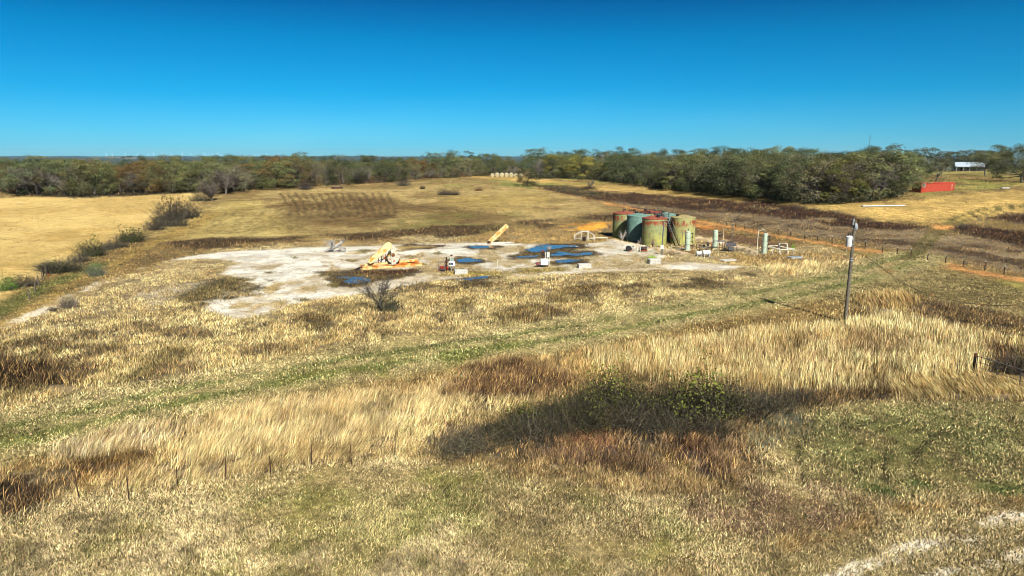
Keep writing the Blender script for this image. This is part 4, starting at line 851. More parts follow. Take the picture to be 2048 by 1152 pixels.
shrub(GREY[0], 1178, 377, 7, 30, 'dark grass bush at the foot of the small bare tree', (.4, .42, .35), name='bush')
shrub(BU[2], 1925, 458, 14, 18, 'bare twiggy bush where the lane crosses the brown weeds', (.9, .8, .7), name='bush')
shrub(BU[2], 2030, 745, 60, 60, 'dark tangled bush behind the pipe gate at right', (.7, .62, .5), name='bush')
# the dead small tree on the edge of the pad
dead = bare_meshes(61, H=4., spread=.75, nb=11, tw=60, col=(.045, .038, .03), up=.5, width=.022, leaves=.0); dead2 = bush_meshes(62, H=1.6, Wd=3, n=220, leaf=.16, base=(.04, .055, .02), tw=260, twig=(.045, .038, .03), tww=.02)
p = P(764, 622); t = thing('bare_tree', 'dark dead tree with tangled twigs at the edge of the white pad', 'tree', (p.x, p.y, p.z), .4)
link('crown', dead[0], t); link('trunk', dead[1], t); lf = link('foliage', dead2, t); lf.location = (.7, .2, 0)
for i, (u, v, h, lab) in enumerate(((1305, 500, 36, 'bare sapling with red tinged twigs in front of the rusty front tank'), (1246, 486, 30, 'pale bare sapling in the shadow between the left and teal tanks'), (1217, 462, 22, 'thin bare sapling left of the leftmost tank'), (1278, 492, 18, 'short twiggy sapling before the dark gap of the teal tank'))):
    p = P(u, v); H = h * mpp(p); sp_ = bare_meshes(70 + i, H=4., spread=.42, nb=8, tw=26, col=((.12, .08, .07), (.30, .26, .22), (.10, .07, .06), (.2, .17, .14))[i], width=.014, leaves=.25 if i == 0 else 0, leafcol=(.22, .09, .06))
    t = thing('sapling', lab, 'sapling', p, 1.0 * i); t.scale = (H / 3.7,) * 3; link('crown', sp_[0], t); link('trunk', sp_[1], t)
# thicket in the foreground
TH = [bush_meshes(81, H=2.2, Wd=3.2, n=800, leaf=.12, base=(.115, .125, .02), tw=420, twig=(.05, .04, .027), tww=.014, n2=2300), bush_meshes(82, H=2.2, Wd=3.2, n=500, leaf=.11, base=(.075, .075, .02), tw=460, twig=(.052, .042, .03), tww=.014, n2=2300),
      bush_meshes(83, H=2.2, Wd=3.2, n=160, leaf=.12, base=(.07, .06, .03), tw=520, twig=(.075, .062, .046), tww=.016, n2=600, base2=(.05, .04, .027))]
thicket = [(1222, 815, 74, 110, 0, 1), (1170, 822, 46, 90, 1, 1), (1110, 838, 44, 90, 1, 1), (1050, 852, 44, 90, 0, .8), (1280, 830, 60, 110, 1, .9), (1340, 836, 70, 110, 1, 1), (1400, 834, 86, 130, 0, .95), (1450, 832, 66, 110, 1, .9), (1500, 826, 50, 100, 2, .8),
           (1060, 876, 52, 110, 2, .85), (1000, 872, 40, 90, 1, .7), (950, 890, 42, 110, 2, .8), (900, 905, 36, 90, 2, .9), (1180, 862, 60, 110, 1, .7), (1260, 858, 56, 100, 2, .7), (1340, 866, 52, 100, 2, .7), (1550, 816, 34, 80, 2, .8), (1600, 806, 30, 70, 2, .6), (1130, 870, 50, 90, 2, .6), (1420, 868, 44, 90, 2, .7)]
thicket.sort(key=lambda a: a[0])
for i, (u, v, h, w, k, tn) in enumerate(thicket):
    if u < 1020: h *= .72; tn *= 1.35
    lab = ('dark bush with many yellow green leaves in the foreground thicket', 'dark twiggy bush with few yellow leaves in the foreground thicket', 'leafless grey twig bush in the foreground thicket')[k]
    n = sum(1 for q in thicket if q[4] == k); j = sum(1 for q in thicket[:i] if q[4] == k)
    shrub(TH[k], u, v, h * 1.22, w * 1.1, lab + ', ' + ordw(j, n), (tn * .8, tn * .84, tn * .74), H0=2.2, W0=3.2, name='thicket_bush', group='bushes of the foreground thicket')
print('trees', n1, n2)
# ------------------------------------------------------------------ water standing on the pad
wm, nt, wb = newmat('water'); wb.inputs['Base Color'].default_value = (.05, .075, .09, 1); wb.inputs['Roughness'].default_value = .06; wb.inputs['Specular IOR Level'].default_value = .7
_, oc = objco(nt); bp = nt.nodes.new('ShaderNodeBump'); bp.inputs['Strength'].default_value = .04; bp.inputs['Distance'].default_value = .01
nt.links.new(noise(nt, 3.5, 3, oc), bp.inputs['Height']); nt.links.new(bp.outputs[0], wb.inputs['Normal'])
def puddle(pts, seed):
    q = W(pts); q = q.mean(0) + (q - q.mean(0)) * .9; out = []
    rg = np.random.default_rng(seed)
    for i in range(len(q)):
        a, b = q[i], q[(i + 1) % len(q)]
        for t in np.linspace(0, 1, 9)[:-1]:
            p = a + (b - a) * t; s_ = min(.8, np.linalg.norm(b - a) * .16)
            n = np.array([fbm(p[:1] + 3, p[1:] * 1.0, 1.2, 3, seed)[0] - .5, fbm(p[:1], p[1:] + 7, 1.2, 3, seed + 1)[0] - .5]) * 2.6
            out.append(p + n * s_ * 2)
    m = MB(); m.add([(x, y, .075) for x, y in out], [tuple(range(len(out)))]); o = m.build('puddle', wm); tag(o, kind='structure')
puddle([(664, 554), (690, 553), (700, 556), (714, 554), (733, 558), (741, 565), (730, 569), (696, 569), (684, 565), (692, 560), (672, 558)], 1)
puddle([(908, 520), (928, 517), (950, 517), (966, 522), (945, 526), (918, 526)], 2)
puddle([(1050, 505), (1060, 496), (1076, 491), (1106, 489), (1150, 490), (1156, 494), (1128, 497), (1104, 500), (1090, 504), (1066, 507)], 3)
puddle([(1096, 509), (1120, 503), (1148, 507), (1184, 505), (1189, 510), (1162, 513), (1132, 511), (1108, 514)], 4)
puddle([(1101, 522), (1136, 520), (1164, 520), (1158, 525), (1110, 526)], 5)
puddle([(936, 494), (960, 492), (1000, 494), (980, 497), (946, 497)], 6)
puddle([(908, 560), (940, 557), (985, 553), (970, 558), (930, 562)], 7)
puddle([(1024, 514), (1050, 511), (1086, 511), (1076, 515), (1040, 517)], 8)
# ------------------------------------------------------------------ materials of the equipment
STEEL = paint('grey steel', (120, 124, 122), .25, .55, .3); DARK = paint('dark iron', (40, 38, 38), .3, .6, .2); NPOST = paint('brown steel post', (74, 50, 38), 0, .8); RUST = paint('rusty iron', (110, 70, 44), .5, .8, rustcol=(120, 66, 38))
CREAM = paint('cream paint', (236, 214, 154), .46, .55, rustcol=(170, 96, 40), scale=1.5); CREAMW = paint('pale cream paint', (206, 198, 174), .2, .55); BEAM = paint('rusty cream beam', (236, 204, 136), .44, .6, rustcol=(164, 84, 38), scale=.9)
WHITE = paint('white paint', (236, 236, 230), .05, .5); WHITE2 = paint('off white paint', (214, 212, 200), .12, .6); SAGE = paint('sage green paint', (186, 200, 172), .12, .5); RED = paint('red paint', (170, 40, 34), .2, .5)
CONC = paint('concrete', (206, 200, 186), .0, .9, var=.3); PIPE = paint('pale pipe paint', (224, 220, 196), .12, .5); BLACK = paint('black panel', (22, 24, 30), 0, .25); WOODP = paint('weathered pole wood', (112, 104, 88), 0, .9, var=.4, scale=3)
GALV = paint('galvanised sheet', (196, 204, 206), .06, .4, .4); PANE = paint('window pane', (70, 82, 96), 0, .15)
T_OLD = tank_paint('tank rusty', (158, 164, 108), (184, 180, 84), True); T_TEAL = tank_paint('tank teal', (120, 156, 142), (126, 156, 136), False); T_YEL = tank_paint('tank yellow', (176, 176, 112), (196, 190, 92), True); T_GREY = tank_paint('tank grey', (150, 170, 160), (150, 168, 150), False)
ROOFR = paint('rusty roof', (160, 84, 66), .45, .75, rustcol=(122, 60, 46), k=.42); ROOFT = paint('teal roof', (120, 154, 138), .04, .6); ROOFY = paint('yellow roof', (176, 166, 110), .3, .7)
def norm2(a): return Vector((a.x, a.y, 0)).normalized()
# ------------------------------------------------------------------ tank battery
t3 = P(1307.5, 489); rowd = Vector((-.316, .949, 0)); per = Vector((.949, .316, 0)); RT, HT = 2.12, 4.6
t3 = Vector((t3.x, t3.y, 0))
def tank(pos, mat, roof, label):
    t = thing('storage_tank', label, 'tank', (pos.x, pos.y, G(pos.x, pos.y)), random.uniform(0, 6), 'tanks of the tank battery')
    MB().lathe([(RT, -.1), (RT, HT), (RT + .04, HT), (RT + .04, HT - .12), (RT + .005, HT - .12)][:2], 48).build('shell', mat, t, True)
    m = MB(); m.lathe([(RT + .06, HT - .1), (RT + .06, HT + .03), (RT * .5, HT + .27), (.12, HT + .46), (0, HT + .47)], 48); m.build('roof', roof, t, True)
    MB().lathe([(.28, HT + .1), (.28, HT + .52), (.3, HT + .52), (.3, HT + .6), (0, HT + .64)], 12, (RT * .55, 0, 0)).build('hatch', DARK, t, True)
    MB().tube([(-RT * .5, 0, HT + .2), (-RT * .5, 0, HT + .75), (-RT * .5 - .3, 0, HT + .85)], .06, 6).build('vent_pipe', STEEL, t)
    return t
tank(t3, T_OLD, ROOFR, 'rusty yellow green tank with red roof, front tank with sapling before it')
tank(t3 + rowd * 5.6, T_TEAL, ROOFT, 'plain teal green tank with pale roof between two rusty tanks')
tank(t3 + rowd * 11.2, T_OLD, ROOFR, 'leftmost rusty yellow green tank, red roof and curved shadow')
tank(t3 + per * 5.5 - rowd * .2, T_YEL, ROOFY, 'yellow tank with rust streaks behind the stairs, rightmost of the battery')
tank(t3 + per * 5.5 + rowd * 5.4, T_GREY, ROOFT, 'grey roofed tank in back row, hidden behind the front tanks')
tank(t3 + per * 5.5 + rowd * 11.0, T_YEL, ROOFR, 'red roofed tank at the far end of the back row')
# walkway between the rows with its stair
o = t3 + per * 2.75 + rowd * .9
w = thing('tank_walkway', 'grey steel walkway with railings and steep stair between the tank rows', 'walkway', (o.x, o.y, 0), math.atan2(rowd.y, rowd.x))
L = 12.5; zt = HT - .15
MB().box((L / 2, 0, zt - .05), (L, .9, .06)).build('deck', STEEL, w)
m = MB()
for s_ in (-.42, .42): m.bar((0, s_, zt - .15), (L, s_, zt - .15), .08, .16)
m.build('stringer', DARK, w)
for s_ in (-.45, .45):
    m = MB(); 
    for z in (.55, 1.05): m.tube([(0, s_, zt + z), (L, s_, zt + z)], .035, 5)
    for i in range(9): m.tube([(L * i / 8, s_, zt - .1), (L * i / 8, s_, zt + 1.05)], .035, 5)
    m.build('railing', STEEL, w)
st = MB(); 
for s_ in (-.4, .4): st.bar((0, s_, zt - .1), (-4.0, s_, 0), .06, .22)
st = st.build('stair', DARK, w)
m = MB()
for i in range(17): f = (i + .5) / 17; m.box((-4.0 * f, 0, zt * (1 - f)), (.24, .78, .04))
m.build('treads', STEEL, st)
for s_ in (-.42, .42):
    m = MB(); m.tube([(0, s_, zt + 1.05), (-4.0, s_, 1.0)], .035, 5); m.tube([(0, s_, zt + .5), (-4.0, s_, .5)], .03, 5)
    for i in range(6): f = i / 5; m.tube([(-4 * f, s_, zt * (1 - f)), (-4 * f, s_, zt * (1 - f) + 1.02)], .03, 5)
    m.build('handrail', STEEL, st)
m = MB()
for x in (.1, L * .33, L * .66, L): 
    for s_ in (-.4, .4): m.tube([(x, s_, -.1), (x, s_, zt - .2)], .06, 6)
m.build('support_legs', DARK, w)
# manifold pipes along the tank tops
o2 = t3 + per * 1.7; pm = thing('tank_piping', 'grey header pipe with valves running along the tops of the tanks', 'pipe', (o2.x, o2.y, 0), math.atan2(rowd.y, rowd.x))
MB().tube([(-.5, 0, .3), (-.5, 0, HT + .35), (12.5, 0, HT + .35)], .09, 8).build('header_pipe', STEEL, pm)
for x in (.5, 4.8, 10.2):
    m = MB(); m.tube([(x, 0, HT + .35), (x, 0, HT + .75), (x + .5, .4, HT + .75), (x + .5, .7, HT + .3)], .06, 6); m.box((x, 0, HT + .6), (.22, .22, .22), bev=.04); m.build('branch_pipe', DARK, pm)
# tall pole in front of the front tank
p = P(1324, 509); k = mpp(p); q = thing('pipe_pole', 'tall grey pipe pole with fitting on top before the front tank', 'pole', p); H = 66 * k
MB().tube([(0, 0, -.3), (0, 0, H * .55), (.12, 0, H)], [.11, .10, .09], 8).build('pole', STEEL, q, True)
m = MB(); m.bar((.1, 0, H), (.55, 0, H + .12), .12); m.box((.5, 0, H - .05), (.3, .22, .28), bev=.04); m.box((-.15, 0, H - .05), (.22, .2, .2), bev=.03); m.build('top_fitting', DARK, q)
m = MB(); m.box((-.1, -.14, 1.15), (.55, .22, .6), bev=.04); m.build('meter_box', WHITE2, q)
# ------------------------------------------------------------------ vertical separators
def separator(u, vb, vt, wpx, label, kind):
    p = P(u, vb); k = mpp(p); H = (vb - vt) * k; r = wpx * k / 2
    t = thing('separator_vessel', label, 'vessel', p, 0, 'upright separator vessels')
    prof = [(r * 1.12, -.2), (r * 1.12, .12), (r, .12), (r, H - r * .6)] + [(r * math.cos(a), H - r * .6 + r * .6 * math.sin(a)) for a in np.linspace(.2, math.pi / 2 - .02, 6)] + [(0, H)]
    MB().lathe(prof, 24).build('vessel', SAGE, t, True)
    m = MB(); m.lathe([(r * 1.02, H * .62), (r * 1.02, H * .64)], 24); m.lathe([(r * 1.02, H * .3), (r * 1.02, H * .32)], 24); m.build('weld_band', STEEL, t)
    MB().tube([(0, 0, H - .05), (0, 0, H + .3)], .07, 6).build('relief_valve', DARK, t)
    for z in (.25, .45, .68, .85):
        m = MB(); a = -.35; m.tube([(r * .8, a * r, H * z), (r + .22, a * r, H * z)], .055, 6); m.box((r + .28, a * r, H * z), (.16, .2, .24), bev=.03); m.build('valve', DARK, t)
    m = MB()
    if kind == 0: m.tube([(r + .28, -.2, .1), (r + .28, -.2, H * .88)], .035, 5); m.tube([(-r, 0, .3), (-r - .5, -.1, .3), (-r - .5, -.1, H * .9), (-r - .1, 0, H * .92)], .05, 6); m.tube([(-r - .6, -.3, .3), (-r - 1.5, -.4, .3), (-r - 1.5, -.4, -.1)], .07, 6)
    if kind == 1: m.tube([(r + .3, -.2, .1), (r + .3, -.2, H * .86)], .04, 5); m.tube([(r, .2, H * .35), (r + .9, .1, H * .35), (r + .9, .1, -.1)], .06, 6)
    if kind == 2: m.tube([(-r - .1, -.1, .1), (-r - .1, -.1, H * .72), (-r * .8, 0, H * .74)], .07, 6); m.tube([(r + .62, .15, H * .8), (r + .62, .15, H * .96), (r * .9, .3, H * .98)], .05, 6)
    m.build('side_pipe', STEEL, t)
    if kind == 2:
        pr = [(r * .62, -.1), (r * .62, H * .94), (r * .4, H * .985), (0, H)]
        MB().lathe(pr, 18, (r * 1.15, r * 1.1, 0)).build('second_column', SAGE, t, True)
    return t
separator(1374.5, 501, 461, 10.5, 'pale green upright vessel right in front of the yellow tank', 0)
separator(1429.5, 497, 459, 10, 'pale green upright vessel behind the two white drums', 1)
separator(1528, 508, 466, 8.5, 'slim pale green twin vessel under the bent white pipe', 2)
p = P(1513.5, 510); k = mpp(p); t = thing('bent_pipe', 'thin white pipe rising and bending over the twin vessel', 'pipe', p); MB().tube([(0, 0, -.2), (0, 0, 48 * k), (.12, 0, 49.5 * k), (15 * k, .4, 50 * k), (15.6 * k, .4, 45 * k)], .055, 6).build('tube', PIPE, t); MB().box((0, 0, .05), (.3, .3, .1)).build('base_plate', STEEL, t)
# skid with pipes around the middle vessel
p = P(1432, 499); t = thing('pipe_skid', 'grey pipe skid frame with steps and valves around the middle vessel', 'pipe skid', (p.x, p.y - .2, p.z)); 
m = MB()
for x in (-3.0, -1.1, 1.6, 3.0):
    for y in (-1.0, .9): m.tube([(x, y, -.1), (x, y, 1.1)], .05, 5)
for y in (-1.0, .9): m.tube([(-3, y, 1.1), (-1.1, y, 1.1)], .05, 5); m.tube([(1.6, y, 1.1), (3, y, 1.1)], .05, 5)
m.build('frame', DARK, t)
m = MB(); m.tube([(-3.2, -.5, .5), (-1.0, -.5, .5), (-.6, -.5, 1.5), (1.2, -.4, 1.5), (1.6, -.4, .4), (2.6, -.4, .3)], .09, 7); m.tube([(.6, -1.2, .4), (2.6, -1.6, .15), (7.0, -2.2, .25)], .07, 7); m.build('pipe_run', STEEL, t)
m = MB(); 
for i in range(5): m.box((1.2 + .28 * i, -1.3, 1.0 - .22 * i), (.3, .7, .04))
m.bar((1.1, -1.65, 1.1), (2.6, -1.65, 0), .05, .12); m.bar((1.1, -.95, 1.1), (2.6, -.95, 0), .05, .12); m.build('steps', STEEL, t)
for x, z in ((-2.2, .75), (-1.6, .9), (2.2, 1.2), (2.6, .8), (1.9, .6)):
    m = MB(); m.box((x, -.5, z), (.3, .3, .34), bev=.05); m.lathe([(.18, z + .26), (.18, z + .3)], 10, (x, -.5, 0)); m.build('valve', DARK, t)
p = P(1440, 489); k = mpp(p)
for u, v, h, lab in ((1446, 489, 34, 'thin white rod right of the middle vessel'), (1389, 480, 21, 'thin white rod right of the yellow tank'), (1384, 506, 16, 'thin rusty rod before the white drums')):
    p = P(u, v); t = thing('marker_rod', lab, 'rod', p); MB().tube([(0, 0, -.2), (0, 0, h * mpp(p))], .035, 5).build('rod', RUST if 'rusty' in lab else PIPE, t); MB().lathe([(.06, h * mpp(p)), (.06, h * mpp(p) + .1), (0, h * mpp(p) + .12)], 8).build('cap', STEEL, t)
# white drums
def drum(u, vb, wpx, hpx, label, mat):
    p = P(u, vb); k = mpp(p); L = wpx * k; r = hpx * k * .36
    t = thing('propane_drum', label, 'drum', p, .12); z = r + hpx * k * .24
    pr = [(0, -L / 2)] + [(r * math.sin(a), -L / 2 + r * .55 * (1 - math.cos(a))) for a in np.linspace(.3, math.pi / 2, 5)] + [(r, L / 2 - r * .55)] + [(r * math.cos(a), L / 2 - r * .55 + r * .55 * math.sin(a)) for a in np.linspace(.25, math.pi / 2 - .02, 5)] + [(0, L / 2)]
    MB().lathe(pr, 22, (0, 0, z), 'X').build('shell', mat, t, True)
    m = MB(); m.lathe([(r * 1.02, -L * .12), (r * 1.02, -L * .09)], 22, (0, 0, z), 'X'); m.lathe([(r * 1.02, L * .15), (r * 1.02, L * .18)], 22, (0, 0, z), 'X'); m.build('strap', STEEL, t)
    for s_ in (-.3, .3): MB().box((s_ * L, 0, (z - r * .6) / 2), (.1, r * 1.3, z - r * .6 + .1)).build('foot', WHITE2, t)
    MB().lathe([(.1, z + r * .95), (.1, z + r + .14), (0, z + r + .16)], 10).build('cap', DARK, t)
drum(1412, 514, 17, 15, 'larger white drum lying on legs before the middle vessel', WHITE); drum(1397.5, 513.5, 13, 12, 'smaller greyish white drum lying left of the larger one', WHITE2)
# lattice mast
p = P(1463, 488); k = mpp(p); t = thing('lattice_mast', 'grey lattice radio mast with whip antenna behind the solar panels', 'mast', p, .3); H = 38 * k; m = MB(); pts = [(.28, 0), (-.14, .24), (-.14, -.24)]
for x, y in pts: m.tube([(x, y, -.1), (x * .8, y * .8, H)], .025, 4)
for i in range(8):
    z0, z1 = H * i / 8, H * (i + 1) / 8
    for j in range(3): a, b = pts[j], pts[(j + 1) % 3]; m.tube([(a[0] * .9, a[1] * .9, z0), (b[0] * .9, b[1] * .9, z1)], .014, 3, False)
m.build('lattice', STEEL, t); MB().tube([(0, 0, H * .9), (.15, 0, 71 * k)], [.04, .02], 5).build('whip_antenna', STEEL, t)
# solar panels
def solar(u, vb, vt, wpx, panels, label):
    p = P(u, vb); k = mpp(p); t = thing('solar_panel', label, 'solar panel', p)
    MB().tube([(0, .1, -.1), (0, .1, (vb - vt) * k * .8)], .05, 6).build('post', STEEL, t)
    for z, w_, h_ in panels:
        M = Matrix.Rotation(R(-32), 3, 'X'); f = MB().box((0, 0, z), (w_, .05, h_), M).build('frame', DARK, t)
        m = MB(); n = max(2, int(w_ / .35))
        for i in range(n): m.box(Vector((0, 0, z)) + M @ Vector((-w_ / 2 + w_ * (i + .5) / n, -.032, 0)), (w_ / n - .03, .012, h_ - .06), M)
        m.build('cells', BLACK, f)
solar(1462, 504, 488, 18, ((1.25, 1.5, .6), (.55, .85, .55)), 'dark solar panels one above the other in front of the mast')
# pipe manifold
p = P(1560, 509); k = mpp(p); t = thing('pipe_manifold', 'pale yellow pipe manifold with looped pipe on short posts', 'pipework', p); 
m = MB(); m.tube([(-1.9, .9, 1.25), (-.2, -.6, .85), (2.3, .1, .85)], .09, 8); m.build('front_rail', PIPE, t)
m = MB(); m.tube([(-1.8, 1.0, 1.2), (0, 1.4, 1.2), (2.0, .6, .85)], .07, 7); m.build('rear_rail', PIPE, t)
m = MB(); m.tube([(-.15, .2, .8), (-.15, .2, 1.75), (.9, .2, 1.7), (1.08, .2, 1.6), (1.12, .2, 1.4), (1.1, .2, -.1)], .1, 8); m.build('loop_pipe', PIPE, t)
for x, y in ((-1.85, .9), (-1.1, .2), (-.15, -.55), (1.1, -.2), (2.1, 0), (.4, 1.3), (1.5, .9)): MB().tube([(x, y, -.15), (x, y, .9)], .075, 7).build('post', PIPE, t)
m = MB(); m.box((-.15, .2, 1.3), (.34, .34, .45), bev=.05); m.lathe([(.22, 1.9), (.22, 1.96)], 12, (-.15, .2, 0)); m.build('valve', STEEL, t)
# flat sheets on the ground
def slab(u0, v0, u1, v1, dpx, h, mat, name, label, cat, bev=.02, parts=None):
    a, b = P(u0, v0), P(u1, v1); d = b - a; L = Vector((d.x, d.y)).length; c = (a + b) / 2
    t = thing(name, label, cat, (c.x, c.y, min(a.z, b.z)), math.atan2(d.y, d.x)); MB().box((0, dpx / 2, h / 2), (L, dpx, h), bev=bev).build(parts or 'slab', mat, t); return t, L
slab(1449, 524.5, 1475, 522.5, 1.3, .22, WHITE2, 'metal_sheet', 'pale flat sheet lying in the weeds below the drums', 'sheet')
slab(1584, 519, 1606, 517.5, 1.1, .3, GALV, 'metal_sheet', 'corrugated grey sheet lying in grass right of the manifold', 'sheet')
slab(2005, 377, 2021, 377, .9, .26, WHITE2, 'white_plank', 'white plank lying in the grass at the right edge', 'plank')
def block(u0, v0, u1, v1, hpx, label, ribs):
    a, b = P(u0, v0), P(u1, v1); d = b - a; k = mpp(a); L = Vector((d.x, d.y)).length; c = (a + b) / 2; h = hpx * k
    t = thing('concrete_block', label, 'block', c, math.atan2(d.y, d.x), 'pale blocks on the pad')
    MB().box((0, .45, h / 2 - .05), (L, .9, h + .1), bev=.05).build('body', CONC, t)
    m = MB(); n = ribs or 2
    for i in range(n): m.box((-L / 2 + L * (i + .5) / n, -.03, h * .5), (.09 if ribs else .12, .06, h * .92))
    m.build('ribs' if ribs else 'lugs', CONC, t)
    MB().box((0, .45, h + .012), (L * .94, .8, .03), bev=.012).build('lid', WHITE2, t)
block(1299.5, 529, 1322.5, 528, 10, 'ribbed pale concrete block in front of the lime bush', 7); block(1158, 537.5, 1183, 536.5, 8.5, 'plain white block standing alone left of the ribbed one', 0); block(910, 550, 936, 549, 9, 'weathered white block beside the left wellhead', 0)
# ------------------------------------------------------------------ dismantled pump jack
A, B = P(722, 538.5), P(840, 530); d = B - A; L = Vector((d.x, d.y)).length; c = (A + B) / 2; k = mpp(c)
pj = thing('pump_jack', 'dismantled cream pump jack on a rusty skid beside a puddle', 'pump jack', (c.x, c.y, 0), math.atan2(d.y, d.x))
for y in (-.75, .75):
    m = MB()
    for z, hh in ((.06, .06), (.46, .06)): m.box((0, y, z), (L, .3, hh))
    m.box((0, y, .26), (L - .04, .08, .34)); m.build('skid_beam', BEAM, pj)
m = MB()
for x in (-L / 2 + .3, -1.6, .2, 1.8, L / 2 - .3): m.box((x, 0, .27), (.2, 1.3, .26))
m.build('cross_member', RUST, pj)
m = MB(); m.bar((1.0, -.3, .72), (L / 2 - .5, -.25, .80), .5, .34); m.build('upper_beam', BEAM, pj)
m = MB(); m.bar((-L / 2 + .4, -.2, .62), (-.6, -.2, .66), .5, .25); m.build('upper_beam', BEAM, pj)
def rounded(w0, w1, Ln, n=10):
    o = [];
    for a in np.linspace(math.pi / 2, -math.pi / 2, n): o.append((Ln + w1 / 2 * math.cos(a) - w1 / 2, w1 / 2 * math.sin(a)))
    for a in np.linspace(-math.pi / 2, -math.pi * 1.5, n): o.append((w0 / 2 * math.cos(a) + w0 / 2, w0 / 2 * math.sin(a)))
    return o
x0 = (731 - 781) * k; ang = math.atan2(29, 38); M = Matrix.Translation((x0 + .1, -.85, .95)) @ Matrix.Rotation(-ang, 4, 'Y')
m = MB(); m.prism(rounded(.62, 1.0, 4.05), -.14, .14, M); m.build('crank_arm', CREAM, pj)
m = MB(); m.prism([(x_ * .985 + .03, z_ * .93) for x_, z_ in rounded(.62, 1.0, 4.05)], .14, .26, M); m.build('arm_backing', DARK, pj)
px_ = (782.5 - 781) * k
m = MB(); m.prism([(px_ - .33, .5), (px_ - .33, 2.0), (px_ - .38, 2.6), (px_ - .2, 2.95), (px_ + .15, 3.0), (px_ + .36, 2.75), (px_ + .36, 2.0), (px_ + .32, .5)], -1.05, -.85); m.build('bearing_post', CREAMW, pj)
MB().lathe([(0, 0), (.24, 0), (.24, .12), (0, .12)], 16, (px_ - .08, -1.18, 1.85), 'Y').build('shaft_end', RUST, pj, True)
for y in (-.7, .35):
    hd = [(px_ + .1 + .86 * math.cos(a), 1.45 + .84 * math.sin(a)) for a in np.linspace(math.pi * 1.02, math.pi * 1.98, 16)] + [(px_ + .9, 1.65), (px_ - .2, 1.7)]
    m = MB(); m.prism(hd, y, y + .3); cw = m.build('counterweight', CREAMW, pj); m = MB(); m.prism([(px_ + .1 + .94 * math.cos(a), 1.40 + .9 * math.sin(a)) for a in np.linspace(math.pi * 1.02, math.pi * 1.98, 16)], y + .05, y + .28); m.build('rim', DARK, cw)  # dark half disc stands in for the shaded lower edge of each weight
m = MB(); m.prism([(px_ - .5, .55), (px_ - .75, 1.2), (px_ - .3, 2.2), (px_ + .1, 2.2), (px_ + .5, 1.2), (px_ + .4, .55)], -.3, .3); m.build('gear_case', paint('mustard paint', (206, 176, 84), .15, .5), pj)
m = MB()
for x in (-1.9, -1.5, -.9): m.tube([(x, -.4, .5), (x + .1, -.4, 1.6 + x * .15 + .5)], .05, 5)
m.tube([(-2.0, -.4, 1.0), (-.4, -.4, 1.5)], .05, 5); m.tube([(-1.6, -.4, .9), (.1, -.3, 2.2)], .06, 5); m.build('brace', DARK, pj)
for i in range(3): MB().bar((-L / 2 - .15 - .2 * i, -.6, .38 - .1 * i), (-L / 2 - .9 - .1 * i, -.75, .12), .12, .2).build('hook', DARK, pj)
# beam leaning up from the pad
p = P(978, 487); k = mpp(p); t = thing('leaning_beam', 'long cream steel beam leaning up from the back of the pad', 'beam', p, .05); e = Vector((36 * k, 0, 33 * k)); m = MB()
u_ = e.normalized(); s_ = Vector((-u_.z, 0, u_.x))
for sg in (-.22, .22): m.bar(Vector((.1, 0, .3)) + s_ * sg, Vector((.1, 0, .3)) + e + s_ * sg, .34, .05, up=(0, 1, 0))
m.bar(Vector((.1, 0, .3)), Vector((.1, 0, .3)) + e, .4, .1, up=(0, 1, 0)); m.build('beam', CREAM, t)
m = MB()
for i in range(8): m.lathe([(0, -.075), (.07, -.075), (.07, -.055)], 8, Vector((.1, 0, .3)) + e * (.1 + .11 * i), 'Y')
m.build('bolt_holes', DARK, t)
MB().box((0, 0, .2), (.6, .5, .5), bev=.06).build('pivot_block', DARK, t)
for y in (.1, .6): MB().bar((.2, y, .1), (50 * k, y + .3, .1), .12, .16).build('rail', WHITE2, t)
MB().bar((33 * k, .4, 0), Vector((.1, 0, .3)) + e * .82, .1, .1).build('prop', DARK, t)
# driftwood stump
p = P(670, 504); k = mpp(p); t = thing('driftwood', 'bleached grey uprooted tree lying at the back of the pad', 'driftwood', p); rg = np.random.default_rng(5); DW = paint('bleached wood', (176, 170, 160), 0, .9, var=.45, scale=2.5)
def pp(u, v, y=0.): return Vector(((u - 670) * k, y, (504 - v) * k))
m = MB(); m.tube([pp(650, 502, -.5), pp(664, 496, 0), pp(676, 491, .1), pp(690, 481, .5)], [.14, .26, .3, .1], 8); m.build('log', DW, t, True)
m = MB()
for a, b in (((676, 491), (687, 503)), ((687, 496), (692, 505)), ((672, 493), (660, 503)), ((684, 486), (694, 479)), ((680, 489), (683, 478)), ((678, 492), (690, 500)), ((690, 500), (690, 506))): m.tube([pp(*a, rg.normal(0, .3)), pp((a[0] + b[0]) / 2, (a[1] + b[1]) / 2 - 2, rg.normal(0, .4)), pp(*b, rg.normal(0, .6))], [.15, .11, .05], 6)
m.build('branches', DW, t, True)
m = MB()
for i in range(26): b = (rg.uniform(646, 672), rg.uniform(477, 494)); m.tube([pp(666, 492, 0), pp((666 + b[0]) / 2 + rg.normal(0, 2), (492 + b[1]) / 2 - 2, rg.normal(0, .5)), pp(*b, rg.normal(0, .8))], [.10, .07, .03], 5)
m.build('roots', DW, t, True)
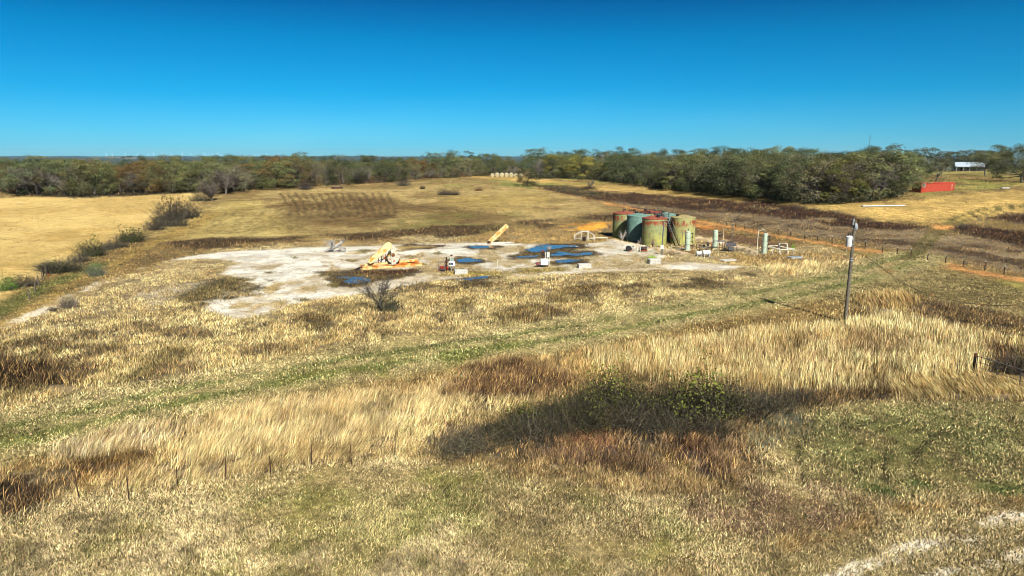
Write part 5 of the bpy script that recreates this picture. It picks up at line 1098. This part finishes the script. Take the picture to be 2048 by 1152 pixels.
# ------------------------------------------------------------------ wellheads
p = P(897, 542); k = mpp(p); t = thing('wellhead', 'left wellhead with red valves, black stem and white cabinet', 'wellhead', p)
m = MB(); m.tube([(-.25, 0, -.1), (-.25, 0, 1.9)], .09, 8); m.box((-.25, 0, 1.25), (.3, .3, .42), bev=.05); m.box((-.28, 0, .75), (.26, .26, .3), bev=.05); m.build('valve_stem', DARK, t)
for x, z in ((-1.0, .55), (-.7, .6), (-.15, .5)): m = MB(); m.lathe([(.2, z), (.24, z + .06), (.2, z + .12)], 12, (x, -.2, 0)); m.box((x, -.2, z - .15), (.2, .2, .26), bev=.03); m.build('valve', RED, t)
m = MB()
for x in (-1.3, -.45):
    for y in (-.5, .3): m.tube([(x, y, -.1), (x, y, 1.25)], .03, 4)
for y in (-.5, .3): m.tube([(-1.3, y, 1.25), (-.45, y, 1.25)], .03, 4); m.tube([(-1.3, y, .3), (-.45, y, .3)], .03, 4)
m.build('cage', STEEL, t)
MB().box((-.88, -.1, .2), (.9, .7, .3), bev=.04).build('base_box', DARK, t)
m = MB(); m.box((.45, .1, .95), (.85, .7, .75), bev=.12); m.build('cabinet', WHITE, t); MB().box((.38, -.27, 1.02), (.55, .03, .3), bev=.01).build('window', PANE, t); MB().box((.42, .25, 1.5), (.6, .3, .36), bev=.03).build('screen', paint('grey green glass', (150, 170, 158), 0, .3), t)
m = MB()
for x in (.15, .45, .75): m.tube([(x, -.05, -.1), (x, -.05, .6)], .06, 5)
m.build('legs', DARK, t); MB().tube([(.42, -.3, -.1), (.3, -.3, 2.1)], .03, 5).build('mast', PIPE, t)
MB().bar((.3, -.3, 2.1), (.6, -.3, 2.2), .05, .16).build('mast_arm', DARK, t)
p = P(1088, 534); k = mpp(p); t = thing('wellhead', 'right wellhead behind a white tote tank with small black panel', 'wellhead', p)
for x, y in ((-.35, -.1), (.1, -.1), (.5, -.1)): MB().tube([(x, y, -.1), (x, y, .35)], .08, 6).build('leg', DARK, t)
MB().box((.05, -.1, .72), (1.05, .85, .85), bev=.1).build('tote_tank', WHITE, t); MB().lathe([(.16, 1.14), (.16, 1.22), (0, 1.24)], 12, (.05, -.1, 0)).build('lid', WHITE2, t)
m = MB(); m.tube([(-.15, .8, -.1), (-.15, .8, 2.3)], .09, 7); m.box((-.15, .8, 1.6), (.3, .3, .4), bev=.05); m.lathe([(.24, 2.0), (.24, 2.06)], 12, (-.15, .8, 0)); m.build('valve_stem', DARK, t)
m = MB(); 
for x in (.25, .5, .75): m.tube([(x, .8, -.1), (x, .8, 2.0)], .06, 6)
m.box((.55, .8, 1.6), (.3, .3, .7), bev=.06); m.build('pipe_frame', WHITE2, t)
MB().tube([(.75, .8, 1.9), (.75, .8, 2.4)], .04, 5).build('panel_post', STEEL, t); MB().box((.75, .78, 2.55), (.55, .06, .48), Matrix.Rotation(R(-25), 3, 'X'), bev=.01).build('solar_panel', BLACK, t)
m = MB(); m.box((-.85, -.1, .5), (.5, .5, .4), bev=.04); m.build('red_box', paint('dull red paint', (140, 84, 74), .2, .6), t)
m = MB()
for x in (-1.1, -.7): m.tube([(x, .2, -.1), (x, .2, 1.7)], .025, 4)
m.build('rods', STEEL, t)
# pump clutter by the front tank
p = P(1258, 503); k = mpp(p); t = thing('barrel', 'black barrel lying before the teal tank', 'barrel', p); r_ = 5.5 * k; MB().lathe([(0, -.5), (r_ * .97, -.5), (r_, -.46), (r_, .46), (r_ * .97, .5), (0, .5)], 20, (0, .3, r_), 'Y').build('shell', DARK, t, True); MB().lathe([(r_ * 1.04, -.03), (r_ * 1.04, .03)], 20, (0, .3, r_), 'Y').build('rim', STEEL, t)
p = P(1282, 503); t = thing('transfer_pump', 'dark transfer pump with bent white pipes before the front tank', 'pump', p)
m = MB(); m.lathe([(0, -.5), (.3, -.5), (.3, .5), (0, .5)], 14, (.3, 0, .5), 'X'); m.box((.3, 0, .15), (1.3, .6, .2), bev=.03); m.build('motor', DARK, t)
m = MB(); m.tube([(-1.9, 0, .6), (-1.0, 0, .6), (-.6, 0, .9), (-.6, 0, .1)], .07, 6); m.tube([(-.2, -.3, -.1), (-.2, -.3, .9), (.6, -.2, 1.0)], .07, 6); m.build('pipe_run', PIPE, t)
for x in (-1.3, .9): m = MB(); m.tube([(x, 0, -.1), (x, 0, .8)], .06, 6); m.box((x, 0, .8), (.22, .22, .26), bev=.03); m.build('valve', STEEL, t)
p = P(1170, 482); k = mpp(p); t = thing('access_steps', 'pale pipe frame with steps standing left of the tanks', 'steps', p); m = MB()
for x in (-1.8, -.6, .6, 1.7):
    for y in (0, 1.2): m.tube([(x, y, -.1), (x, y, 1.7 if abs(x) < 1 else 1.0)], .05, 5)
for y in (0, 1.2): m.tube([(-1.8, y, 1.0), (-.6, y, 1.7), (.6, y, 1.7), (1.7, y, 1.0)], .05, 5); m.tube([(-1.8, y, .4), (1.7, y, .4)], .045, 5)
m.build('frame', PIPE, t); m = MB()
for i in range(4): m.box((-1.6 + .3 * i, .6, .3 + .25 * i), (.28, 1.1, .05))
m.build('steps', STEEL, t); MB().lathe([(0, 0), (.32, 0), (.34, .8), (.3, .8), (0, .8)], 16, (-.2, -.5, 0)).build('bucket', DARK, t, True); MB().tube([(1.7, .6, .5), (4.2, .8, .5), (4.2, .8, .1)], .08, 6).build('outlet_pipe', PIPE, t)
for (u, v, lab) in ((995, 533, 'short white stake standing in the grass between the two wellheads'), (1343, 503, 'short white stake at the foot of the tall pipe pole')):
    p = P(u, v); t = thing('stake', lab, 'stake', p); MB().tube([(0, 0, -.1), (.03, 0, .9)], .04, 5).build('post', PIPE, t); MB().box((.03, 0, .92), (.14, .04, .12)).build('flag', WHITE2, t)
# ------------------------------------------------------------------ utility pole, transformer, wire
p = P(1690, 645); k = mpp(p); H = 9.25; top = Vector((.06, .05, H)); t = thing('utility_pole', 'grey wooden utility pole standing in the tall grass', 'utility pole', p)
MB().tube([(0, 0, -.5), top * .5, top], [.175, .145, .115], 12).build('pole', WOODP, t, True)
m = MB(); m.tube([top * .97 + Vector((-.14, 0, 0)), top * 1.0 + Vector((-.1, 0, .28))], .07, 7); m.box(top * .955 + Vector((.05, -.18, .1)), (.22, .1, .4), bev=.03); m.box(top * .93 + Vector((.22, -.05, .15)), (.12, .14, .4), bev=.04); m.build('insulator_bracket', GALV, t)
for z in (.62, .645, .93): MB().lathe([(.19, H * z), (.19, H * z + .05)], 12, (top.x * z, top.y * z, 0)).build('band', GALV, t)
tf = thing('transformer', 'pale grey can transformer hanging on the utility pole', 'transformer', p + top * .81 + Vector((-.42, -.1, 0)))
MB().lathe([(0, -.45), (.24, -.45), (.26, -.42), (.26, .38), (.285, .38), (.285, .44), (.2, .52), (0, .54)], 20).build('can', WHITE, tf, True)
for x, y in ((-.1, 0), (.1, 0.05)): MB().lathe([(.05, .5), (.075, .55), (.045, .6), (.075, .65), (.045, .7), (.03, .8)], 10, (x, y, 0)).build('bushing', DARK, tf, True)
m = MB(); m.box((.3, .04, .25), (.2, .14, .1)); m.box((.3, .04, -.25), (.2, .14, .1)); m.tube([(-.2, -.22, -.3), (-.26, -.24, -.9)], .02, 4); m.build('bracket', GALV, tf)
def onplane(u, v, A, B):
    n = Vector((B.y - A.y, A.x - B.x, 0)); d = Vector(ray(u, v)); e = Vector((0, 0, EYE)); return e + d * ((A - e).dot(n) / d.dot(n))
Aw = p + top * .63; Bw = Vector((62, 52, 5)); pts = [Aw + Vector((.16, 0, 0))]
for u, v in ((1716, 507), (1732, 513), (1764, 536), (1800, 563), (1840, 583), (1880, 596), (1940, 607), (1990, 611), (2048, 612), (2110, 608), (2200, 596)): pts.append(onplane(u, v, Aw, Bw))
m = MB(); m.tube(pts, .022, 5); o_ = m.build('power_cable', DARK); tag(o_, 'black sagging cable running from the utility pole to the right', 'cable')
m = MB(); m.tube([p + top * .66 + Vector((-.16, -.1, 0)), p + top * .655 + Vector((-.9, -.2, -.25)), p + top * .62 + Vector((-.5, -.2, -.35)), p + top * .62 + Vector((-.15, -.1, -.1))], .018, 5); tag(m.build('cable_loop', DARK), 'loose cable loop on the left side of the utility pole', 'cable')
# ------------------------------------------------------------------ fences
def fence(name, label, posts, hgt, r, post_mat, wires, wire_mat, cap=None, sink=.3, wr=.007):
    o0 = posts[0]; t = thing(name, label, 'fence', o0)
    for i, q in enumerate(posts):
        l = q - o0; tl = Vector((random.gauss(0, .035), random.gauss(0, .03), 1)) * hgt * random.uniform(.92, 1.1)
        pm_ = MB(); pm_.bar(l - Vector((0, 0, sink)), l + tl, r * 2, r * 2); o = pm_.build('post', post_mat, t, fix=False)
        if cap: MB().bar(l + tl * .9, l + tl * 1.01, r * 2.3, r * 2.3).build('cap', cap, o, fix=False)
    m = MB()
    for z in wires: m.tube([q - o0 + Vector((0, 0, z)) for q in posts], wr, 3, False)
    m.build('wire', wire_mat, t, fix=False)
def along(px, step, wob=0.0):
    q = [P(u, v) for u, v in px]; out = []; carry = 0.
    for a, b in zip(q, q[1:]):
        L = (b - a).length; s_ = carry
        while s_ < L:
            c = a.lerp(b, s_ / L); c.z = G(c.x, c.y); out.append(c); s_ += step * random.uniform(1 - wob, 1 + wob)
        carry = s_ - L
    return out
bf = along([(1040, 366), (1100, 380), (1180, 397), (1251, 412), (1297, 421), (1327, 427), (1407, 443), (1493, 459), (1533, 467), (1648, 485), (1753, 501), (1814, 513), (1880, 525), (1956, 539), (2038, 555), (2160, 577), (2260, 597)], 3.25, .12)
fence('wire_fence', 'dark wire fence with pale tipped posts along the orange strip', bf[:100], 1.25, .045, paint('dark post', (52, 44, 38), .3, .8), (.35, .65, .95, 1.15), DARK, WHITE2)
nf = [P(u, v) for u, v in ((-60, 1012), (61, 998), (160, 999), (258, 1002), (355, 977), (451, 962), (542, 955), (623, 935), (704, 932), (790, 916), (870, 905), (955, 893), (1040, 880), (1130, 868), (1220, 856), (1310, 844), (1400, 834), (1480, 826), (1545, 820), (1602, 812), (1655, 800), (1714, 781), (1766, 779), (1818, 764), (1865, 764), (1912, 752), (1944, 745))]
fence('wire_fence', 'low wire fence of thin rusty posts crossing the foreground grass', nf, 1.12, .017, NPOST, (.4, .7, 1.0), NPOST, wr=.004)
lf = along([(60, 600), (92, 551), (190, 505), (300, 458), (400, 402)], 4.5, .2)
fence('wire_fence', 'old fence line hidden in the shrub row by the hay field', lf, 1.2, .05, WOODP, (.4, .8, 1.1), DARK)
# small gate posts by the hay field, pipe gate at right
a, b = P(88, 556), P(97, 553); d = b - a; t = thing('field_gate', 'narrow dark gate frame of two posts by the hay field', 'gate', a, math.atan2(d.y, d.x)); L = d.length
for x in (0, L): MB().tube([(x, 0, -.2), (x, 0, 1.5)], .06, 6).build('post', DARK, t)
MB().tube([(0, 0, 1.3), (L, 0, 1.3)], .04, 5).build('top_rail', DARK, t); MB().tube([(0, 0, .6), (L, 0, .6)], .04, 5).build('low_rail', DARK, t)
a = P(1946, 748); b = P(2090, 796); d = b - a; L = Vector((d.x, d.y)).length; t = thing('pipe_gate', 'grey pipe gate hung on a dark post at the right edge', 'gate', a, math.atan2(d.y, d.x))
MB().tube([(0, 0, -.3), (0, 0, 1.5)], .085, 8).build('hinge_post', DARK, t); f = MB(); 
for z in (1.35, .95, .6, .3): f.tube([(.18, 0, z), (L, 0, z)], .03 if z > 1 else .02, 6)
for x in (.18, L * .33, L * .66, L): f.tube([(x, 0, .25), (x, 0, 1.36)], .03, 6)
f.build('gate_frame', STEEL, t)
for (u, v, lab) in ((2004, 742, 'thin rusty post standing in tall grass behind the pipe gate'), (1958, 748, 'thin rusty post just right of the gate post')):
    p = P(u, v); t = thing('steel_post', lab, 'post', p); MB().bar((0, 0, -.2), (.02, 0, 1.35), .05).build('post', RUST, t)
# ------------------------------------------------------------------ shipping container
a = P(1840.5, 385.5); az = math.atan2(a.x, a.y); lat = Vector((math.cos(az), -math.sin(az), 0)); dep = Vector((math.sin(az), math.cos(az), 0)); dr = (lat * .62 + dep * .785).normalized()
t = thing('shipping_container', 'faded red shipping container standing at the edge of the trees', 'container', a - Vector((0, 0, .1)), math.atan2(dr.y, dr.x)); CR = paint('faded red paint', (196, 76, 50), .12, .55, rustcol=(130, 56, 42), var=.15, scale=.7, k=.44); L, Wc, Hc = 12.1, 2.44, 2.62
def corr(L, n, amp):
    o = []
    for i in range(n):
        x = L * i / n; s_ = L / n; o += [(x, 0), (x + s_ * .3, 0), (x + s_ * .5, amp), (x + s_ * .8, amp)]
    return o + [(L, 0)]
def wall_panel(L, H, n, M):
    c_ = corr(L, n, .05); vs = []; fs = []; k_ = len(c_)
    for z in (0, H): vs += [M @ Vector((x, y, z)) for x, y in c_]
    fs = [(i, i + 1, k_ + i + 1, k_ + i) for i in range(k_ - 1)]
    return MB().add(vs, fs)
wall_panel(L - .3, Hc - .32, 42, Matrix.Translation((.15, .02, .18))).build('side_panel', CR, t)
wall_panel(L - .3, Hc - .32, 42, Matrix.Translation((L - .15, Wc - .02, .18)) @ Matrix.Rotation(math.pi, 4, 'Z')).build('side_panel', CR, t)
wall_panel(Wc - .2, Hc - .32, 10, Matrix.Translation((.03, Wc - .1, .18)) @ Matrix.Rotation(-math.pi / 2, 4, 'Z')).build('end_panel', CR, t)
MB().box((L - .05, Wc / 2, Hc / 2), (.06, Wc - .2, Hc - .3)).build('door', CR, t)
m = MB()
for y in (.0, Wc):
    for z in (.08, Hc - .08): m.box((L / 2, y, z), (L - .3, .12, .16))
    for x in (.07, L - .07): m.box((x, y, Hc / 2), (.16, .14, Hc))
for x in (.05, L - .05):
    for z in (.08, Hc - .08): m.box((x, Wc / 2, z), (.14, Wc - .14, .16))
m.build('frame', CR, t); MB().box((L / 2, Wc / 2, Hc - .04), (L - .2, Wc - .12, .05)).build('roof', CR, t)
lg = MB(); lg.box((.95, -.02, 1.95), (1.15, .03, .95)); lg = lg.build('logo_panel', WHITE2, t); m = MB(); m.box((.8, -.042, 2.1), (.6, .015, .1)); m.box((.95, -.042, 1.88), (.75, .015, .12)); m.box((.85, -.042, 1.68), (.5, .015, .1)); m.build('logo_mark', paint('faded blue print', (110, 120, 140), 0, .6), lg)
m = MB(); 
for i, z in enumerate((2.05, 1.8, 1.55, 1.2, .85)): m.box((L - .95 + .2 * (i % 2), -.02, z), (.28, .02, .13))
m.build('code_marks', WHITE2, t)
# ------------------------------------------------------------------ white house, sheds, trailers far right
def house(u, vb, wpx, vroof, veave, label, name, cat, porch=True):
    r_ = ray(u, vb); sc_ = 470. / math.hypot(r_[0], r_[1]); p = Vector((r_[0] * sc_, r_[1] * sc_, 0)); p.z = G(p.x, p.y); k = mpp(p); L = wpx * k; hw = (vb - veave) * k; hr = (vb - vroof) * k; D = max(6., L * .45); t = thing(name, label, cat, (p.x, p.y, p.z - .3), -math.atan2(p.x, p.y) + .12)
    MB().box((0, D / 2, hw / 2), (L, D, hw + .2)).build('wall', paint('porch shade wall', (150, 140, 124), 0, .8), t)  # wall colour darkened to stand in for the porch shadow
    m = MB(); e = .5; vs = [(-L / 2 - e, -2.0 if porch else -e, hw - .1), (L / 2 + e, -2.0 if porch else -e, hw - .1), (L / 2 + e, D / 2, hr), (-L / 2 - e, D / 2, hr), (-L / 2 - e, D + e, hw - .1), (L / 2 + e, D + e, hw - .1)]
    vs = [Vector(v) for v in vs]; up = Vector((0, 0, .12)); m.add(vs + [v + up for v in vs], [(0, 1, 2, 3), (3, 2, 5, 4), (6, 9, 8, 7), (9, 10, 11, 8), (0, 6, 7, 1), (4, 5, 11, 10), (0, 3, 9, 6), (3, 4, 10, 9), (1, 7, 8, 2), (2, 8, 11, 5)]); m.build('roof', paint('white metal roof', (186, 200, 208), 0, .35), t)
    m = MB(); m.prism([(0, hw - .05), (D, hw - .05), (D / 2, hr - .05)], -.06, .06); gb = m.build('gable', paint('shaded gable wall', (140, 152, 172), 0, .7), t); gb.rotation_euler = (0, 0, math.pi / 2); gb.location = (-L / 2 - .02, 0, 0)  # bluish gable colour imitates the shade on this end
    if porch:
        for i in range(5): MB().tube([(-L / 2 + .2 + (L - .4) * i / 4, -1.9, -.2), (-L / 2 + .2 + (L - .4) * i / 4, -1.9, hw)], .12, 6).build('porch_post', WHITE2, t)
        dr_ = MB().box((-L * .28, -.04, hw * .42), (1.3, .08, hw * .8)).build('door', DARK, t)
        MB().lathe([(.0, 0), (.06, 0), (.06, .06), (0, .06)], 8, (.4, -.14, hw * .4), 'Y').build('handle', STEEL, dr_).location = (-L * .28, 0, 0)
    for x in (-.05, .2, .38):
        wn = MB().box((x * L, -.03, hw * .55), (1.5, .06, hw * .4)).build('window', WHITE, t); MB().box((x * L, -.07, hw * .55), (1.3, .03, hw * .4 - .2)).build('pane', PANE, wn)
house(1939, 335, 46, 316.5, 325, 'white house with pale metal roof and porch behind the oaks', 'house', 'house')
house(1903, 327, 15, 318.5, 322, 'small white roofed shed left of the white house', 'shed', 'shed', False)
house(1808, 326, 18, 316.5, 320, 'pale roofed building half hidden by trees above the red container', 'shed', 'shed', False)
p = P(1733, 372); k = mpp(p); t = thing('white_trailer', 'white trailer mostly hidden behind the bare trees', 'trailer', (p.x, p.y, p.z), -math.atan2(p.x, p.y)); MB().box((0, 1.2, 1.75), (52 * k, 2.4, 2.1), bev=.12).build('body', WHITE, t)
for x in (-2.2, 2.2): MB().lathe([(0, -.1), (.38, -.1), (.38, .1), (0, .1)], 14, (x, .1, .38), 'Y').build('wheel', DARK, t)
for x in (-1.6, .6): MB().box((x, -.01, 1.95), (1.1, .05, .6), bev=.02).build('window', PANE, t)
# white pipes lying in the field
a, b = P(1724, 414.5), P(1810, 413); d = b - a; L = d.length
for i, (oy, r_, lab) in enumerate(((0, .15, 'front white pipe of the two lying in the far field'), (.45, .13, 'rear white pipe of the two lying in the far field'))):
    t = thing('white_pipe', lab, 'pipe', a + Vector((0, oy, 0)), math.atan2(d.y, d.x)); t.rotation_euler.y = -math.atan2(d.z, Vector((d.x, d.y)).length)
    MB().lathe([(r_ * .8, 0), (r_, 0), (r_, L), (r_ * .8, L)], 16, (0, 0, r_ + .1), 'X').build('pipe', WHITE, t, True); MB().lathe([(r_ * 1.08, 0), (r_ * 1.08, .2)], 16, (0, 0, r_ + .1), 'X').build('collar', STEEL, t)
# ------------------------------------------------------------------ hay bales, feeder, far mast, turbines
HAY = paint('net wrapped hay', (206, 198, 168), 0, .9, var=.3, scale=2.0); HAYE = paint('hay end', (186, 170, 124), 0, .95, var=.35, scale=4)
bx = [(985 + 9.4 * i, 354.6, 0) for i in range(7)] + [(994 + 9.4 * i, 354.6, 6.5) for i in range(4)]
bx.sort(key=lambda q_: (q_[2], q_[0]))
for i, (u, v, back) in enumerate(bx):
    p = P(u, v); p = p + Vector((p.x, p.y, 0)).normalized() * back; p.z = G(p.x, p.y); r_ = .82
    t = thing('hay_bale', f'round net wrapped hay bale in the {"back" if back else "front"} row before the trees, {ordw(i % 7, 4 if back else 7)}', 'hay bale', p, random.uniform(-.15, .15), 'round hay bales in two rows')
    MB().lathe([(r_ * .9, -.75), (r_, -.65), (r_, .65), (r_ * .9, .75)], 20, (0, .7, r_ - .06), 'Y').build('bale', HAY, t, True); MB().lathe([(0, -.77), (r_ * .88, -.77), (r_ * .88, -.74)], 20, (0, .7, r_ - .06), 'Y').build('end_face', HAYE, t)
a, b = P(664, 378), P(686, 377); d = b - a; k = mpp(a); L = d.length; t = thing('hay_feeder', 'low dark brown hay feeder with pale rails in the far meadow', 'feeder', a, math.atan2(d.y, d.x))
m = MB(); m.box((L / 2, .6, .35), (L, 1.2, .5), bev=.05); m.build('trough', paint('dark brown wood', (70, 48, 32), .1, .9), t)
for y in (0, 1.2): MB().bar((0, y, .95), (L, y, .95), .08, .08).build('rail', STEEL, t)
for x in (0, L / 3, L * 2 / 3, L): MB().bar((x, 0, 0), (x, 0, .95), .08).build('post', STEEL, t)
q = at_depth(1738.5, 292, 560.); gz = G(q.x, q.y); H = at_depth(1738.5, 271, 560.).z - gz; t = thing('radio_tower', 'thin lattice radio tower rising above the right wood', 'tower', (q.x, q.y, gz)); m = MB(); pts = [(.34, 0), (-.17, .3), (-.17, -.3)]
for x, y in pts: m.tube([(x, y, -.2), (x, y, H)], .045, 4)
for i in range(26):
    for j in range(3): a_, b_ = pts[j], pts[(j + 1) % 3]; m.tube([(a_[0], a_[1], H * i / 26), (b_[0], b_[1], H * (i + 1) / 26)], .025, 3, False)
m.build('lattice', STEEL, t); MB().tube([(0, 0, H), (0, 0, H + 1.5)], .04, 4).build('antenna', STEEL, t)
TW = paint('turbine white', (245, 245, 245), 0, .5, var=.02, k=.85); tx = [213, 225, 251, 275, 298, 307.6, 325.6, 341.4, 365.6, 382, 391.6, 409.7, 418, 425.5, 436, 442, 481, 509.6, 520, 533, 557.6]
def turbine_mesh():
    m = MB(); m.lathe([(2.0, -30), (1.9, 0), (1.2, 62), (0, 62.1)], 10); n = MB(); n.box((0, -1.5, 63.5), (4, 9, 4), bev=.8); b = MB()
    for j in range(3): a_ = .35 + j * 2.0944; e_ = Vector((math.sin(a_), 0, math.cos(a_))); b.bar(Vector((0, -6.5, 63.5)) + e_ * 1.0, Vector((0, -6.5, 63.5)) + e_ * 32, 1.5, .6)
    return m, n, b
proto = None
for i, u in enumerate(tx):
    q = at_depth(u, 313.5, 14800. + 900 * math.sin(i * 2.1)); q.z = G(q.x, q.y); lab = f'tiny white wind turbine on the far ridge, {ordw(i, len(tx))}'
    if proto is None:
        t = proto = thing('wind_turbine', lab, 'wind turbine', q, 0, 'wind turbines on the far ridge'); a_, b_, c_ = turbine_mesh(); a_.build('tower', TW, t); b_.build('nacelle', TW, t); c_.build('rotor', TW, t)
    else: t = dup(proto, q, random.uniform(-.5, .5), lab)
    s_ = random.uniform(.8, 1.1); t.scale = (s_, s_, s_)
# ------------------------------------------------------------------ air
hm, nt, hb = newmat('haze'); nt.nodes.remove(hb); vol = nt.nodes.new('ShaderNodeVolumePrincipled'); vol.inputs['Color'].default_value = (.46, .76, 1, 1); vol.inputs['Density'].default_value = 2.2e-5; vol.inputs['Anisotropy'].default_value = .2
nt.links.new(vol.outputs[0], nt.nodes['Material Output'].inputs['Volume'])
hz = MB().box((0, 0, 15), (36000, 36000, 270)).build('haze', hm); tag(hz, 'thin blue air between the camera and the far ridge', 'haze', kind='stuff')
